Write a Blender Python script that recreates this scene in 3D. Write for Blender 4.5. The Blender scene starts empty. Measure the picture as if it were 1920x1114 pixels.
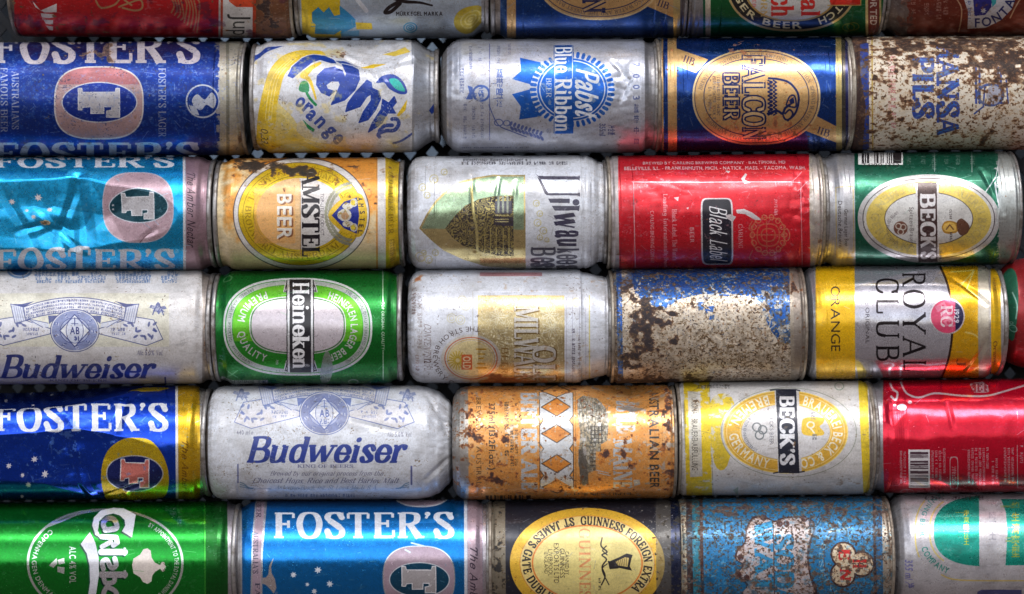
import bpy, math, random
import numpy as np
from mathutils import Vector

# ------------------------------------------------------------------ scene, camera, light
SC = bpy.context.scene
COL = SC.collection
PX = 0.000307                 # metres for one pixel of the 1920 x 1114 photograph
D = 4300.0                    # camera distance in those pixels
CX, CY = 960.0, 557.0

cam_d = bpy.data.cameras.new('camera')
cam = bpy.data.objects.new('camera', cam_d)
COL.objects.link(cam)
cam.location = (0, -D * PX, 0)
cam.rotation_euler = (math.radians(90), 0, 0)
cam_d.sensor_width = 36
cam_d.lens = 36 * D / 1920.0
cam_d.clip_start = 0.01
cam_d.clip_end = 500
cam_d.dof.use_dof = True
cam_d.dof.focus_distance = (D - 95) * PX
cam_d.dof.aperture_fstop = 4.0
SC.camera = cam

SUN_EL, SUN_AZ = 50.0, 14.0   # elevation, and degrees to the right of straight behind the camera
world = bpy.data.worlds.new('World')
SC.world = world
world.use_nodes = True
wn, wl = world.node_tree.nodes, world.node_tree.links
wn.clear()
w_out = wn.new('ShaderNodeOutputWorld')
w_bg = wn.new('ShaderNodeBackground')
w_bg.inputs['Strength'].default_value = 0.072
w_sky = wn.new('ShaderNodeTexSky')
w_sky.sky_type = 'NISHITA'
w_sky.sun_disc = False
w_sky.sun_elevation = math.radians(SUN_EL)
w_sky.sun_rotation = math.radians(180 - SUN_AZ)
w_sky.dust_density = 3.0
w_tc = wn.new('ShaderNodeTexCoord')
w_sep = wn.new('ShaderNodeSeparateXYZ')
wl.new(w_tc.outputs['Generated'], w_sep.inputs[0])
w_el = wn.new('ShaderNodeMath'); w_el.operation = 'ARCSINE'
wl.new(w_sep.outputs['Z'], w_el.inputs[0])
w_deg = wn.new('ShaderNodeMapRange'); w_deg.clamp = False
w_deg.inputs['From Max'].default_value = math.pi / 2; w_deg.inputs['To Max'].default_value = 90
wl.new(w_el.outputs[0], w_deg.inputs['Value'])

def sky_math(op, a, b=None):
    n = wn.new('ShaderNodeMath'); n.operation = op
    for k, v in ((0, a), (1, b)):
        if v is None: continue
        if isinstance(v, (int, float)): n.inputs[k].default_value = v
        else: wl.new(v, n.inputs[k])
    return n.outputs[0]

def sky_range(v, lo, hi, a=0.0, b=1.0):
    n = wn.new('ShaderNodeMapRange'); n.interpolation_type = 'SMOOTHSTEP'
    for k, x in (('From Min', lo), ('From Max', hi), ('To Min', a), ('To Max', b)): n.inputs[k].default_value = x
    wl.new(v, n.inputs['Value']); return n.outputs[0]

def sky_bank(curve, lo, hi):
    """a bright bank of cloud: curve of (elevation in degrees, brightness), fading between two sideways directions"""
    rp = wn.new('ShaderNodeValToRGB'); cr = rp.color_ramp
    cr.elements[0].position, cr.elements[1].position = 0.0, 1.0
    cr.elements[0].color = cr.elements[1].color = (0, 0, 0, 1)
    for d, v in curve:
        e = cr.elements.new((d + 90) / 180); e.color = (v, v, v, 1)
    wl.new(sky_range_lin(w_deg.outputs[0]), rp.inputs['Fac'])
    front = sky_range(sky_math('MULTIPLY', w_sep.outputs['Y'], -1.0), 0.05, 0.55)
    return sky_math('MULTIPLY', sky_math('MULTIPLY', rp.outputs[0], front), sky_range(w_sep.outputs['X'], lo, hi))

def sky_range_lin(v):
    n = wn.new('ShaderNodeMapRange'); n.inputs['From Min'].default_value = -90; n.inputs['From Max'].default_value = 90
    wl.new(v, n.inputs['Value']); return n.outputs[0]

# two breaks in the cloud behind the camera: a high one on the right, a low soft one on the left
high = sky_bank(((30, 0), (38, .08), (43.5, .4), (46, 1), (49.5, .95), (51, .3), (52.5, .8), (55, .2), (60, .08), (75, 0)), -.75, .05)
low = sky_bank(((-1, 0), (2, .5), (10, .65), (24, .38), (36, 0)), .42, -.22)
CLOUD = 106.0
w_sum = sky_math('ADD', sky_math('MULTIPLY', high, CLOUD), sky_math('MULTIPLY', low, 52.0))
w_cl = wn.new('ShaderNodeVectorMath'); w_cl.operation = 'SCALE'
w_cl.inputs[0].default_value = (.97, .985, 1.0)
wl.new(w_sum, w_cl.inputs['Scale'])
w_add = wn.new('ShaderNodeVectorMath'); w_add.operation = 'ADD'
wl.new(w_sky.outputs[0], w_add.inputs[0]); wl.new(w_cl.outputs[0], w_add.inputs[1])
# below the horizon: dull reddish paving
w_mix = wn.new('ShaderNodeMix'); w_mix.data_type = 'RGBA'
w_mix.inputs[6].default_value = (2.3, 1.75, 1.6, 1)
wl.new(sky_range(w_sep.outputs['Z'], -.05, 0.0), w_mix.inputs[0])
wl.new(w_add.outputs[0], w_mix.inputs[7])
wl.new(w_mix.outputs[2], w_bg.inputs['Color'])
wl.new(w_bg.outputs[0], w_out.inputs['Surface'])

sun_d = bpy.data.lights.new('sun', 'SUN')
sun_d.energy = 0.8
sun_d.angle = math.radians(14)
sun_d.color = (1.0, 0.97, 0.93)
sun = bpy.data.objects.new('sun', sun_d)
COL.objects.link(sun)
_d = Vector((math.sin(math.radians(SUN_AZ)) * math.cos(math.radians(SUN_EL)),
             -math.cos(math.radians(SUN_AZ)) * math.cos(math.radians(SUN_EL)),
             math.sin(math.radians(SUN_EL))))
sun.rotation_euler = _d.to_track_quat('Z', 'Y').to_euler()

SC.view_settings.view_transform = 'Standard'
SC.view_settings.look = 'None'
SC.view_settings.exposure = 0.0
SC.view_settings.gamma = 1.0
SC.view_settings.use_curve_mapping = False
SC.render.engine = 'CYCLES'
SC.cycles.max_bounces = 8
SC.cycles.use_denoising = True
SC.cycles.caustics_reflective = False

# ------------------------------------------------------------------ numpy noise
def fbm(h, w, scale, octaves, rng, ax=1.0):
    """smooth noise 0..1; scale in cells, ax stretches along the width"""
    out = np.zeros((h, w), np.float32); amp, tot = 1.0, 0.0
    for o in range(octaves):
        s = scale / (2 ** o)
        gh, gw = int(h / s) + 3, int(w / (s * ax)) + 3
        if s < 1.0:
            break
        g = rng.random((gh, gw)).astype(np.float32)
        yy = np.arange(h, dtype=np.float32) / s; xx = np.arange(w, dtype=np.float32) / (s * ax)
        yi = yy.astype(int); xi = xx.astype(int)
        fy = (yy - yi); fx = (xx - xi)
        fy = fy * fy * (3 - 2 * fy); fx = fx * fx * (3 - 2 * fx)
        rows = g[yi] * (1 - fy)[:, None] + g[yi + 1] * fy[:, None]
        out += amp * (rows[:, xi] * (1 - fx)[None] + rows[:, xi + 1] * fx[None])
        tot += amp; amp *= 0.55
    return out / tot

def sstep(a, b, x):
    t = np.clip((x - a) / (b - a), 0, 1)
    return t * t * (3 - 2 * t)

# ------------------------------------------------------------------ lettering
# a small stroke alphabet with serifs: cap height 1; K thick, n thin, m medium, c curve, o closed curve
SERIF = {
 'A': (.90, 'n .08 0 .43 1;K .43 1 .80 0;n .2 .33 .68 .33', 'C.08 0;C.80 0'),
 'B': (.84, 'K .2 0 .2 1;c .2 .97 .5 .97 .66 .88 .66 .66 .5 .53 .2 .53;c .2 .53 .55 .53 .74 .4 .74 .14 .55 .03 .2 .03', 'L.2 0;L.2 1'),
 'C': (.86, 'c .8 .74 .72 .92 .5 .98 .28 .92 .16 .72 .13 .5 .16 .28 .28 .08 .5 .02 .7 .08 .82 .26;m .8 .98 .8 .7', ''),
 'D': (.92, 'K .2 0 .2 1;c .2 .97 .5 .97 .72 .85 .80 .5 .72 .15 .5 .03 .2 .03', 'L.2 0;L.2 1'),
 'E': (.82, 'K .22 0 .22 1;n .08 .96 .72 .96;n .22 .52 .55 .52;n .08 .04 .75 .04;m .72 .96 .72 .76;m .55 .66 .55 .38;m .75 .04 .75 .28', ''),
 'F': (.78, 'K .22 0 .22 1;n .08 .96 .72 .96;n .22 .5 .55 .5;m .72 .96 .72 .74;m .55 .64 .55 .36', 'C.22 0'),
 'G': (.92, 'c .8 .74 .72 .92 .5 .98 .28 .92 .16 .72 .13 .5 .16 .28 .28 .08 .5 .02 .68 .06 .78 .16;m .8 .98 .8 .7;K .78 .42 .78 .06', 'C.76 .42'),
 'H': (.98, 'K .22 0 .22 1;K .76 0 .76 1;n .2 .5 .75 .5', 'C.22 0;C.22 1;C.76 0;C.76 1'),
 'I': (.46, 'K .23 0 .23 1', 'C.23 0;C.23 1'),
 'J': (.62, 'K .42 1 .42 .3;c .42 .3 .4 .08 .24 0 .08 .1', 'C.42 1'),
 'K': (.94, 'K .22 0 .22 1;n .25 .4 .74 1;K .4 .58 .8 0', 'C.22 0;C.22 1;C.74 1;C.8 0'),
 'L': (.78, 'K .22 0 .22 1;n .08 .04 .7 .04;m .7 .04 .7 .3', 'C.22 1'),
 'M': (1.12, 'n .17 0 .18 1;K .2 1 .55 .08;n .55 .08 .9 1;K .92 0 .92 1', 'C.17 0;C.92 0;L.18 1;R.92 1'),
 'N': (.98, 'n .18 0 .18 1;K .18 1 .79 .02;n .79 0 .79 1', 'C.18 0;L.18 1;C.79 1'),
 'O': (.94, 'o .47 .98 .24 .88 .13 .5 .24 .12 .47 .02 .70 .12 .81 .5 .70 .88', ''),
 'P': (.82, 'K .22 0 .22 1;c .22 .97 .5 .97 .7 .88 .7 .6 .5 .47 .22 .47', 'C.22 0;L.22 1'),
 'Q': (.94, 'o .47 .98 .24 .88 .13 .5 .24 .12 .47 .02 .70 .12 .81 .5 .70 .88;K .5 .2 .8 -.15', ''),
 'R': (.92, 'K .22 0 .22 1;c .22 .97 .5 .97 .7 .88 .7 .62 .5 .49 .22 .49;K .46 .49 .78 .02', 'C.22 0;L.22 1;C.8 0'),
 'S': (.74, 'c .62 .76 .52 .94 .36 .98 .19 .92 .13 .76 .22 .62;K .2 .64 .55 .37;c .53 .39 .62 .27 .6 .11 .42 .02 .22 .06 .12 .24;m .63 1 .63 .72;m .12 0 .12 .28', ''),
 'T': (.86, 'K .42 0 .42 1;n .08 .96 .76 .96;m .08 .96 .08 .72;m .76 .96 .76 .72', 'C.42 0'),
 'U': (.94, 'K .22 1 .22 .3;c .22 .36 .26 .1 .46 .02 .66 .1 .73 .36;n .73 .3 .73 1', 'C.22 1;C.73 1'),
 'V': (.88, 'K .12 1 .44 0;n .44 0 .78 1', 'C.12 1;C.78 1'),
 'W': (1.2, 'K .1 1 .35 0;n .35 0 .6 1;K .6 1 .84 0;n .84 0 1.1 1', 'C.1 1;C.6 1;C1.1 1'),
 'X': (.9, 'K .12 1 .78 0;n .12 0 .78 1', 'C.12 1;C.78 1;C.12 0;C.78 0'),
 'Y': (.88, 'K .1 1 .44 .48;n .44 .48 .78 1;K .44 .5 .44 0', 'C.1 1;C.78 1;C.44 0'),
 'Z': (.8, 'n .12 .96 .7 .96;K .66 .96 .14 .04;n .12 .04 .7 .04;m .12 .96 .12 .74;m .7 .04 .7 .26', ''),
 'a': (.68, 'c .14 .52 .2 .64 .36 .67 .5 .58 .5 .42;K .5 .5 .5 .06;c .5 .08 .56 .02 .64 .06;c .5 .4 .26 .35 .14 .2 .18 .05 .3 .02 .42 .08 .5 .18', ''),
 'b': (.74, 'K .18 1 .18 .02;c .18 .5 .28 .64 .44 .66 .58 .54 .6 .33 .56 .12 .42 .02 .28 .04 .18 .16', 'L.18 1'),
 'c': (.62, 'c .52 .5 .46 .62 .34 .66 .2 .58 .13 .34 .2 .1 .36 .02 .5 .1 .55 .2', ''),
 'd': (.76, 'K .56 1 .56 .02;c .56 .5 .46 .64 .3 .66 .17 .54 .14 .33 .18 .12 .32 .02 .46 .06 .56 .18', 'L.56 1;R.56 .02'),
 'e': (.66, 'c .14 .36 .54 .36 .5 .56 .34 .66 .2 .58 .13 .34 .2 .1 .36 .02 .5 .08 .56 .2', ''),
 'f': (.5, 'c .5 .92 .42 1 .3 .96 .24 .8 .24 .6;K .24 .7 .24 .02;n .08 .63 .44 .63', 'C.24 .02'),
 'g': (.7, 'c .5 .36 .4 .24 .26 .24 .15 .36 .15 .54 .28 .66 .42 .64 .5 .52 .5 .36;K .52 .64 .52 -.1;c .52 -.1 .44 -.26 .28 -.28 .14 -.2', ''),
 'h': (.78, 'K .18 1 .18 .02;c .18 .46 .28 .62 .42 .66 .54 .6 .57 .46;K .57 .48 .57 .02', 'L.18 1;C.18 .02;C.57 .02'),
 'i': (.42, 'K .2 .65 .2 .02;d .2 .88', 'L.2 .65;C.2 .02'),
 'k': (.74, 'K .18 1 .18 .02;n .2 .24 .52 .65;K .32 .38 .58 .02', 'L.18 1;C.18 .02;C.52 .65;C.58 .02'),
 'l': (.4, 'K .2 1 .2 .02', 'L.2 1;C.2 .02'),
 'm': (1.1, 'K .18 .65 .18 .02;c .18 .46 .28 .62 .4 .66 .5 .6 .53 .46;K .53 .48 .53 .02;c .53 .46 .63 .62 .75 .66 .85 .6 .88 .46;K .88 .48 .88 .02', 'L.18 .65;C.18 .02;C.53 .02;C.88 .02'),
 'n': (.78, 'K .18 .65 .18 .02;c .18 .46 .28 .62 .42 .66 .54 .6 .57 .46;K .57 .48 .57 .02', 'L.18 .65;C.18 .02;C.57 .02'),
 'o': (.7, 'o .34 .66 .2 .6 .13 .34 .2 .08 .34 .02 .48 .08 .55 .34 .48 .6', ''),
 'p': (.74, 'K .18 .65 .18 -.3;c .18 .5 .28 .64 .44 .66 .58 .54 .6 .33 .56 .12 .42 .02 .28 .04 .18 .16', 'L.18 .65;C.18 -.3'),
 'r': (.58, 'K .18 .65 .18 .02;c .18 .42 .26 .58 .38 .66 .5 .62;d .47 .57', 'L.18 .65;C.18 .02'),
 's': (.56, 'c .46 .52 .38 .64 .26 .66 .15 .58 .14 .48;K .16 .48 .42 .2;c .43 .22 .44 .1 .32 .02 .18 .04 .11 .16', ''),
 't': (.5, 'K .2 .92 .2 .16;c .2 .18 .24 .04 .34 .02 .44 .1;n .04 .63 .42 .63', ''),
 'u': (.78, 'K .18 .65 .18 .2;c .18 .24 .22 .06 .34 .02 .48 .08 .56 .24;K .57 .65 .57 .02', 'L.18 .65;L.57 .65;R.57 .02'),
 'v': (.7, 'K .1 .65 .34 .02;n .34 .02 .58 .65', 'C.1 .65;C.58 .65'),
 'w': (1.0, 'K .1 .65 .28 .02;n .28 .02 .5 .65;K .5 .65 .68 .02;n .68 .02 .9 .65', 'C.1 .65;C.9 .65'),
 'y': (.7, 'K .1 .65 .34 .02;n .58 .65 .26 -.26;d .2 -.24', 'C.1 .65;C.58 .65'),
 "'": (.3, 'd .14 .93;n .17 .93 .08 .72', ''),
 ',': (.3, 'd .14 .06;n .17 .06 .08 -.15', ''),
 '.': (.28, 'd .14 .05', ''),
 ' ': (.4, '', ''),
}
STYLE = {  # thick, thin, medium, serif length, serif thickness, slant, dot
 'serif': (.085, .032, .036, .15, .026, 0.0, .075),
 'slab': (.112, .045, .05, .165, .036, 0.0, .10),
 'light': (.05, .024, .02, .10, .018, 0.0, .05),
 'ital': (.09, .038, .04, .135, .03, 0.26, .085),
 'cond': (.13, .05, .05, .0, .0, 0.0, .13),
 'script': (.062, .026, .03, .0, .0, 0.45, .05),
 'hand': (.04, .026, .03, .0, .0, 0.4, .04),
}
_gc = {}

def _catmull(p, closed):
    n = len(p); out = []
    rngs = range(n) if closed else range(n - 1)
    for i in rngs:
        if closed:
            a, b, c, d = p[(i - 1) % n], p[i], p[(i + 1) % n], p[(i + 2) % n]
        else:
            a, b, c, d = p[max(i - 1, 0)], p[i], p[i + 1], p[min(i + 2, n - 1)]
        for k in range(4):
            t = k / 4.0
            out.append(tuple(0.5 * (2 * b[j] + (c[j] - a[j]) * t + (2 * a[j] - 5 * b[j] + 4 * c[j] - d[j]) * t * t
                             + (3 * b[j] - a[j] - 3 * c[j] + d[j]) * t ** 3) for j in (0, 1)))
    out.append(p[0] if closed else p[-1])
    return out

def _stroke_glyph(ch, style):
    adv, body, ser = SERIF[ch]
    K, N, M, SL, SH, SLANT, DOT = STYLE[style]
    segs = []
    for st in filter(None, body.split(';')):
        t = st.split(); v = [float(x) for x in t[1:]]
        p = [(v[i], v[i + 1]) for i in range(0, len(v), 2)]
        if t[0] == 'd':
            segs.append((*p[0], p[0][0] + .001, p[0][1], DOT, DOT, 0)); continue
        if t[0] in 'co':
            p = _catmull(p, t[0] == 'o')
        ws = []
        for i in range(len(p)):
            a, b = p[max(i - 1, 0)], p[min(i + 1, len(p) - 1)]
            dl = math.hypot(b[0] - a[0], b[1] - a[1]) + 1e-6
            ty = abs(b[1] - a[1]) / dl
            ws.append({'K': K, 'n': N, 'm': M}.get(t[0], N + (K - N) * ty ** 1.3))
        for i in range(len(p) - 1):
            segs.append((*p[i], *p[i + 1], ws[i], ws[i + 1], 1 if t[0] in 'Knm' else 0))
    if SL > 0:
        for s in filter(None, ser.split(';')):
            x, y = (float(q) for q in s[1:].split())
            y = min(max(y, SH), 1 - SH) if y in (0.0, 1.0) else y
            l = -SL if s[0] in 'CL' else 0; rr = SL if s[0] in 'CR' else 0
            segs.append((x + l, y, x + rr, y, SH, SH, 1))
    return ('s', adv, np.array(segs if segs else [(0, -9, 0, -9, 0, 0, 0)], np.float32), SLANT)

_capH = []
def _font_glyph(ch, bold):
    cu = bpy.data.curves.new('t', 'FONT'); cu.body = ch; cu.resolution_u = 3
    if bold: cu.offset = 0.022 if bold == 1 else 0.035
    ob = bpy.data.objects.new('t', cu); COL.objects.link(ob)
    dg = bpy.context.evaluated_depsgraph_get()
    ev = ob.evaluated_get(dg); me = ev.to_mesh()
    v = np.zeros(len(me.vertices) * 3, np.float32)
    if len(me.vertices): me.vertices.foreach_get('co', v)
    v = v.reshape(-1, 3)[:, :2]
    cnt = {}
    for pl in me.polygons:
        for e in pl.edge_keys: cnt[e] = cnt.get(e, 0) + 1
    ed = [e for e, c in cnt.items() if c == 1]
    E = np.array([(*v[a], *v[b]) for a, b in ed], np.float32).reshape(-1, 4)
    ev.to_mesh_clear()
    bpy.data.objects.remove(ob); bpy.data.curves.remove(cu)
    return E

def glyph(ch, style):
    key = (ch, style)
    if key in _gc: return _gc[key]
    if style in STYLE and ch in SERIF:
        g = _stroke_glyph(ch, style)
    elif ch == ' ':
        g = ('s', .4, np.array([(0, -9, 0, -9, 0, 0, 0)], np.float32), 0)
    else:
        if not _capH:
            _capH.append(float(_font_glyph('H', 0)[:, 1::2].max()))
        b = {'sans': 0, 'bold': 1, 'black': 2}.get(style, 1)
        E = _font_glyph(ch, b) / _capH[0]
        if len(E) == 0:
            g = ('s', .4, np.array([(0, -9, 0, -9, 0, 0, 0)], np.float32), 0)
        else:
            x0 = E[:, 0::2].min(); E[:, 0::2] += .07 - x0
            g = ('p', float(E[:, 0::2].max() + .07), E, 0)
    _gc[key] = g
    return g

def glyph_mask(g, lx, ly, aa):
    kind, adv, E, sl = g
    if kind == 's':
        lx = lx - sl * ly
        d = np.full(lx.shape, 9.0, np.float32)
        for x0, y0, x1, y1, w0, w1, box in E:
            dx, dy = x1 - x0, y1 - y0
            if box:
                ln = math.hypot(dx, dy) + 1e-9
                al = ((lx - x0) * dx + (ly - y0) * dy) / ln; pe = ((lx - x0) * dy - (ly - y0) * dx) / ln
                d = np.minimum(d, np.maximum(np.abs(pe) - w0, np.abs(al - ln / 2) - ln / 2)); continue
            t = np.clip(((lx - x0) * dx + (ly - y0) * dy) / (dx * dx + dy * dy + 1e-9), 0, 1)
            d = np.minimum(d, np.hypot(lx - x0 - t * dx, ly - y0 - t * dy) - (w0 + (w1 - w0) * t))
        return np.clip(0.5 - d / aa, 0, 1)
    ins = np.zeros(lx.shape, bool)
    for x0, y0, x1, y1 in E:
        if y0 == y1: continue
        c = ((y0 <= ly) != (y1 <= ly))
        ins ^= c & (lx < (x1 - x0) * (ly - y0) / (y1 - y0) + x0)
    return ins.astype(np.float32)

# ------------------------------------------------------------------ printed label canvas of one can
TS = 2.0       # texels for one photo pixel
ARC = 1.9      # the print covers +-1.9 rad round the can; the back repeats its edge

class Canvas:
    def __init__(s, xl, xr, yl, yr, R, base, metal=.6, rough=.35, seed=1):
        s.xl, s.xr, s.R, s.yl, s.yr = xl, xr, R, yl, yr
        s.W = int((xr - xl) * TS); s.H = int(2 * ARC * R * TS)
        xs = xl + (np.arange(s.W, dtype=np.float32) + .5) / TS
        s.a = ((np.arange(s.H, dtype=np.float32) + .5) / s.H - .5) * 2 * ARC
        yc = yl + (yr - yl) * (xs - xl) / (xr - xl)
        ym = .5 * (yl + yr); s.ym = ym
        s.tilt = math.atan((CY - ym) / D)
        ac = np.clip(s.a, -1.5, 1.5)
        dep = R * np.cos(ac + s.tilt); k = D / (D - dep)
        zd = yc[None] + (R * np.sin(ac + s.tilt))[:, None]
        s.Y = (CY + (zd - CY) * k[:, None] + ((s.a - ac) * R * .3)[:, None]).astype(np.float32)
        s.X = (CX + (xs - CX)[None] * k[:, None]).astype(np.float32)
        kf = D / (D - R)
        dy = (yc - ym) * kf
        s.V0 = CY + (ym + R * math.sin(s.tilt) - CY) * kf
        s.V = (s.V0 + s.a[:, None] * R * kf + dy[None]).astype(np.float32)
        s.Ymid = s.Y[:, s.W // 2]; s.Vmid = s.V[:, s.W // 2]
        s.dyc = np.abs(yr - yl) * .5 + 2
        s.c = np.empty((s.H, s.W, 3), np.float32); s.c[:] = np.array(base, np.float32) / 255
        s.m = np.full((s.H, s.W), metal, np.float32)
        s.r = np.full((s.H, s.W), rough, np.float32)
        s.h = np.full((s.H, s.W), .5, np.float32)
        s.rng = np.random.default_rng(seed)
    def v(s, y): return float(np.interp(y, s.Ymid, s.Vmid))
    def sl(s, x0, x1, y0, y1, sp):
        ref = s.Ymid if sp == 'p' else s.Vmid
        k = 4
        i0 = max(0, int((min(x0, CX + (x0 - CX) / 1.03) - s.xl) * TS) - k); i1 = min(s.W, int((max(x1, CX + (x1 - CX) / 1.03) - s.xl) * TS) + k)
        j0 = max(0, int(np.searchsorted(ref, y0 - s.dyc)) - k); j1 = min(s.H, int(np.searchsorted(ref, y1 + s.dyc)) + k)
        if i1 <= i0 or j1 <= j0: return None
        return (slice(j0, j1), slice(i0, i1))
    def grid(s, q, sp): return s.X[q], (s.Y if sp == 'p' else s.V)[q]
    def put(s, q, m, col, metal=None, rough=None, alpha=1.0):
        m = m * alpha
        if col is not None:
            s.c[q] += (np.array(col, np.float32) / 255 - s.c[q]) * m[..., None]
        if metal is not None: s.m[q] += (metal - s.m[q]) * m
        if rough is not None: s.r[q] += (rough - s.r[q]) * m
    def band(s, x0, x1, col, metal=None, rough=None, alpha=1.0):
        m = np.clip((s.X - x0) * 1.2 + .5, 0, 1) * np.clip((x1 - s.X) * 1.2 + .5, 0, 1)
        s.put((slice(None), slice(None)), m, col, metal, rough, alpha)
    def ell(s, cx, cy, a, b, col, n=2.0, w=0, rot=0, sp='p', x0=-1e9, x1=1e9, y0=-1e9, y1=1e9, **k):
        if sp == 's': cy = s.v(cy)
        L = max(a, b) if rot else None
        q = s.sl(cx - (L or a), cx + (L or a), cy - (L or b), cy + (L or b), sp)
        if q is None: return
        X, Y = s.grid(q, sp); dx, dy = X - cx, Y - cy
        if rot:
            c_, s_ = math.cos(math.radians(rot)), math.sin(math.radians(rot))
            dx, dy = dx * c_ + dy * s_, -dx * s_ + dy * c_
        f = (np.abs(dx / a) ** n + np.abs(dy / b) ** n + 1e-9) ** (1 / n)
        g = np.hypot(dx / (a * a), dy / (b * b)) / np.maximum(np.hypot(dx / a, dy / b), 1e-3)
        d = (f - 1) / np.maximum(g, 1e-4)
        m = np.clip(.5 - d / .7, 0, 1)
        if w: m = m * np.clip(.5 + (d + w) / .7, 0, 1)
        m = m * ((X > x0) & (X < x1) & (Y > y0) & (Y < y1))
        s.put(q, m, col, **k)
    def poly(s, pts, col, sp='p', smooth=False, **k):
        if sp == 's': pts = [(x, s.v(y)) for x, y in pts]
        if smooth: pts = _catmull(pts, True)
        P = np.array(pts, np.float32)
        q = s.sl(P[:, 0].min(), P[:, 0].max(), P[:, 1].min(), P[:, 1].max(), sp)
        if q is None: return
        X, Y = s.grid(q, sp); ins = np.zeros(X.shape, bool)
        for i in range(len(P)):
            xa, ya = P[i]; xb, yb = P[(i + 1) % len(P)]
            if ya == yb: continue
            ins ^= ((ya <= Y) != (yb <= Y)) & (X < (xb - xa) * (Y - ya) / (yb - ya) + xa)
        s.put(q, ins.astype(np.float32), col, **k)
    def line(s, pts, w, col, sp='p', smooth=False, closed=False, w1=None, **k):
        if sp == 's': pts = [(x, s.v(y)) for x, y in pts]
        if smooth: pts = _catmull(pts, closed)
        elif closed: pts = list(pts) + [pts[0]]
        P = np.array(pts, np.float32); hw = w / 2; hw1 = hw if w1 is None else w1 / 2
        mx = max(hw, hw1) + 1
        q = s.sl(P[:, 0].min() - mx, P[:, 0].max() + mx, P[:, 1].min() - mx, P[:, 1].max() + mx, sp)
        if q is None: return
        X, Y = s.grid(q, sp); d = np.full(X.shape, 1e3, np.float32); n = len(P) - 1
        for i in range(n):
            x0, y0 = P[i]; dx, dy = P[i + 1] - P[i]
            t = np.clip(((X - x0) * dx + (Y - y0) * dy) / (dx * dx + dy * dy + 1e-9), 0, 1)
            d = np.minimum(d, np.hypot(X - x0 - t * dx, Y - y0 - t * dy) - (hw + (hw1 - hw) * (i + t) / n))
        s.put(q, np.clip(.5 - d / .7, 0, 1), col, **k)
    def _chars(s, word, style, track):
        gs = [glyph(ch, style) for ch in word]
        xs, x = [], 0.0
        for g in gs: xs.append(x); x += g[1] + track
        return gs, xs, x - track
    def _glyph_at(s, g, px, py, ang, h, sx, col, sp, grow=0, **k):
        """glyph with its left baseline corner at px,py"""
        ca, sa = math.cos(ang), math.sin(ang)
        l0, l1, u0, u1 = -.25, g[1] + .45, -.4, 1.15
        cs = [(px + (l * h * sx) * ca + u * h * sa, py + (l * h * sx) * sa - u * h * ca) for l in (l0, l1) for u in (u0, u1)]
        q = s.sl(min(c[0] for c in cs), max(c[0] for c in cs), min(c[1] for c in cs), max(c[1] for c in cs), sp)
        if q is None: return
        X, Y = s.grid(q, sp); dx, dy = X - px, Y - py
        lx = (dx * ca + dy * sa) / (h * sx); ly = (dx * sa - dy * ca) / h
        if grow and g[0] == 's':
            E = g[2].copy(); E[:, 4:6] += grow / h; g = (g[0], g[1], E, g[3])
        s.put(q, glyph_mask(g, lx, ly, .8 / h), col, **k)
    def text(s, word, style, x, y, h, L, ang, col, sp='s', track=0.02, conv=True, **k):
        """word centred at x,y (photo px); h cap height, L length along the baseline"""
        if sp == 's' and conv: y = s.v(y)
        gs, xs, tot = s._chars(word, style, track)
        a = math.radians(ang); sx = L / (tot * h); ca, sa = math.cos(a), math.sin(a)
        for g, gx in zip(gs, xs):
            l = (gx - tot / 2) * h * sx; u = -.5 * h
            s._glyph_at(g, x + l * ca + u * sa, y + l * sa - u * ca, a, h, sx, col, sp, **k)
    def th(s, word, style, x0, x1, y0, y1, col, **k):
        v0, v1 = s.v(y0), s.v(y1)
        s.text(word, style, (x0 + x1) / 2, (v0 + v1) / 2, v1 - v0, x1 - x0, 0, col, conv=False, **k)
    def tv(s, word, style, x0, x1, y0, y1, col, **k):
        v0, v1 = s.v(y0), s.v(y1)
        s.text(word, style, (x0 + x1) / 2, (v0 + v1) / 2, x1 - x0, v1 - v0, 90, col, conv=False, **k)
    def arc(s, word, style, cx, cy, a, b, t0, t1, h, col, inward=False, sp='p', n=2.0, track=.08, sx=None, **k):
        """text along an ellipse from angle t0 to t1 (degrees, clockwise on the picture, 0 = right)"""
        T = np.radians(np.linspace(t0, t1, 200)); c_, s_ = np.cos(T), np.sin(T)
        ex = cx + a * np.sign(c_) * np.abs(c_) ** (2 / n); ey = cy + b * np.sign(s_) * np.abs(s_) ** (2 / n)
        ds = np.hypot(np.diff(ex), np.diff(ey)); S = np.concatenate([[0], np.cumsum(ds)])
        gs, xs, tot = s._chars(word, style, track)
        f = S[-1] / tot
        for g, gx in zip(gs, xs):
            m = (gx + g[1] / 2) * f
            px, py = np.interp(m, S, ex), np.interp(m, S, ey)
            qx, qy = np.interp(min(m + 1, S[-1]), S, ex) - np.interp(max(m - 1, 0), S, ex), np.interp(min(m + 1, S[-1]), S, ey) - np.interp(max(m - 1, 0), S, ey)
            ang = math.atan2(qy, qx); sxx = sx or f / h
            ca, sa = math.cos(ang), math.sin(ang); l = -g[1] / 2 * h * sxx; u = -.5 * h
            s._glyph_at(g, px + l * ca + u * sa, py + l * sa - u * ca, ang, h, sxx, col, sp, **k)
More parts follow.
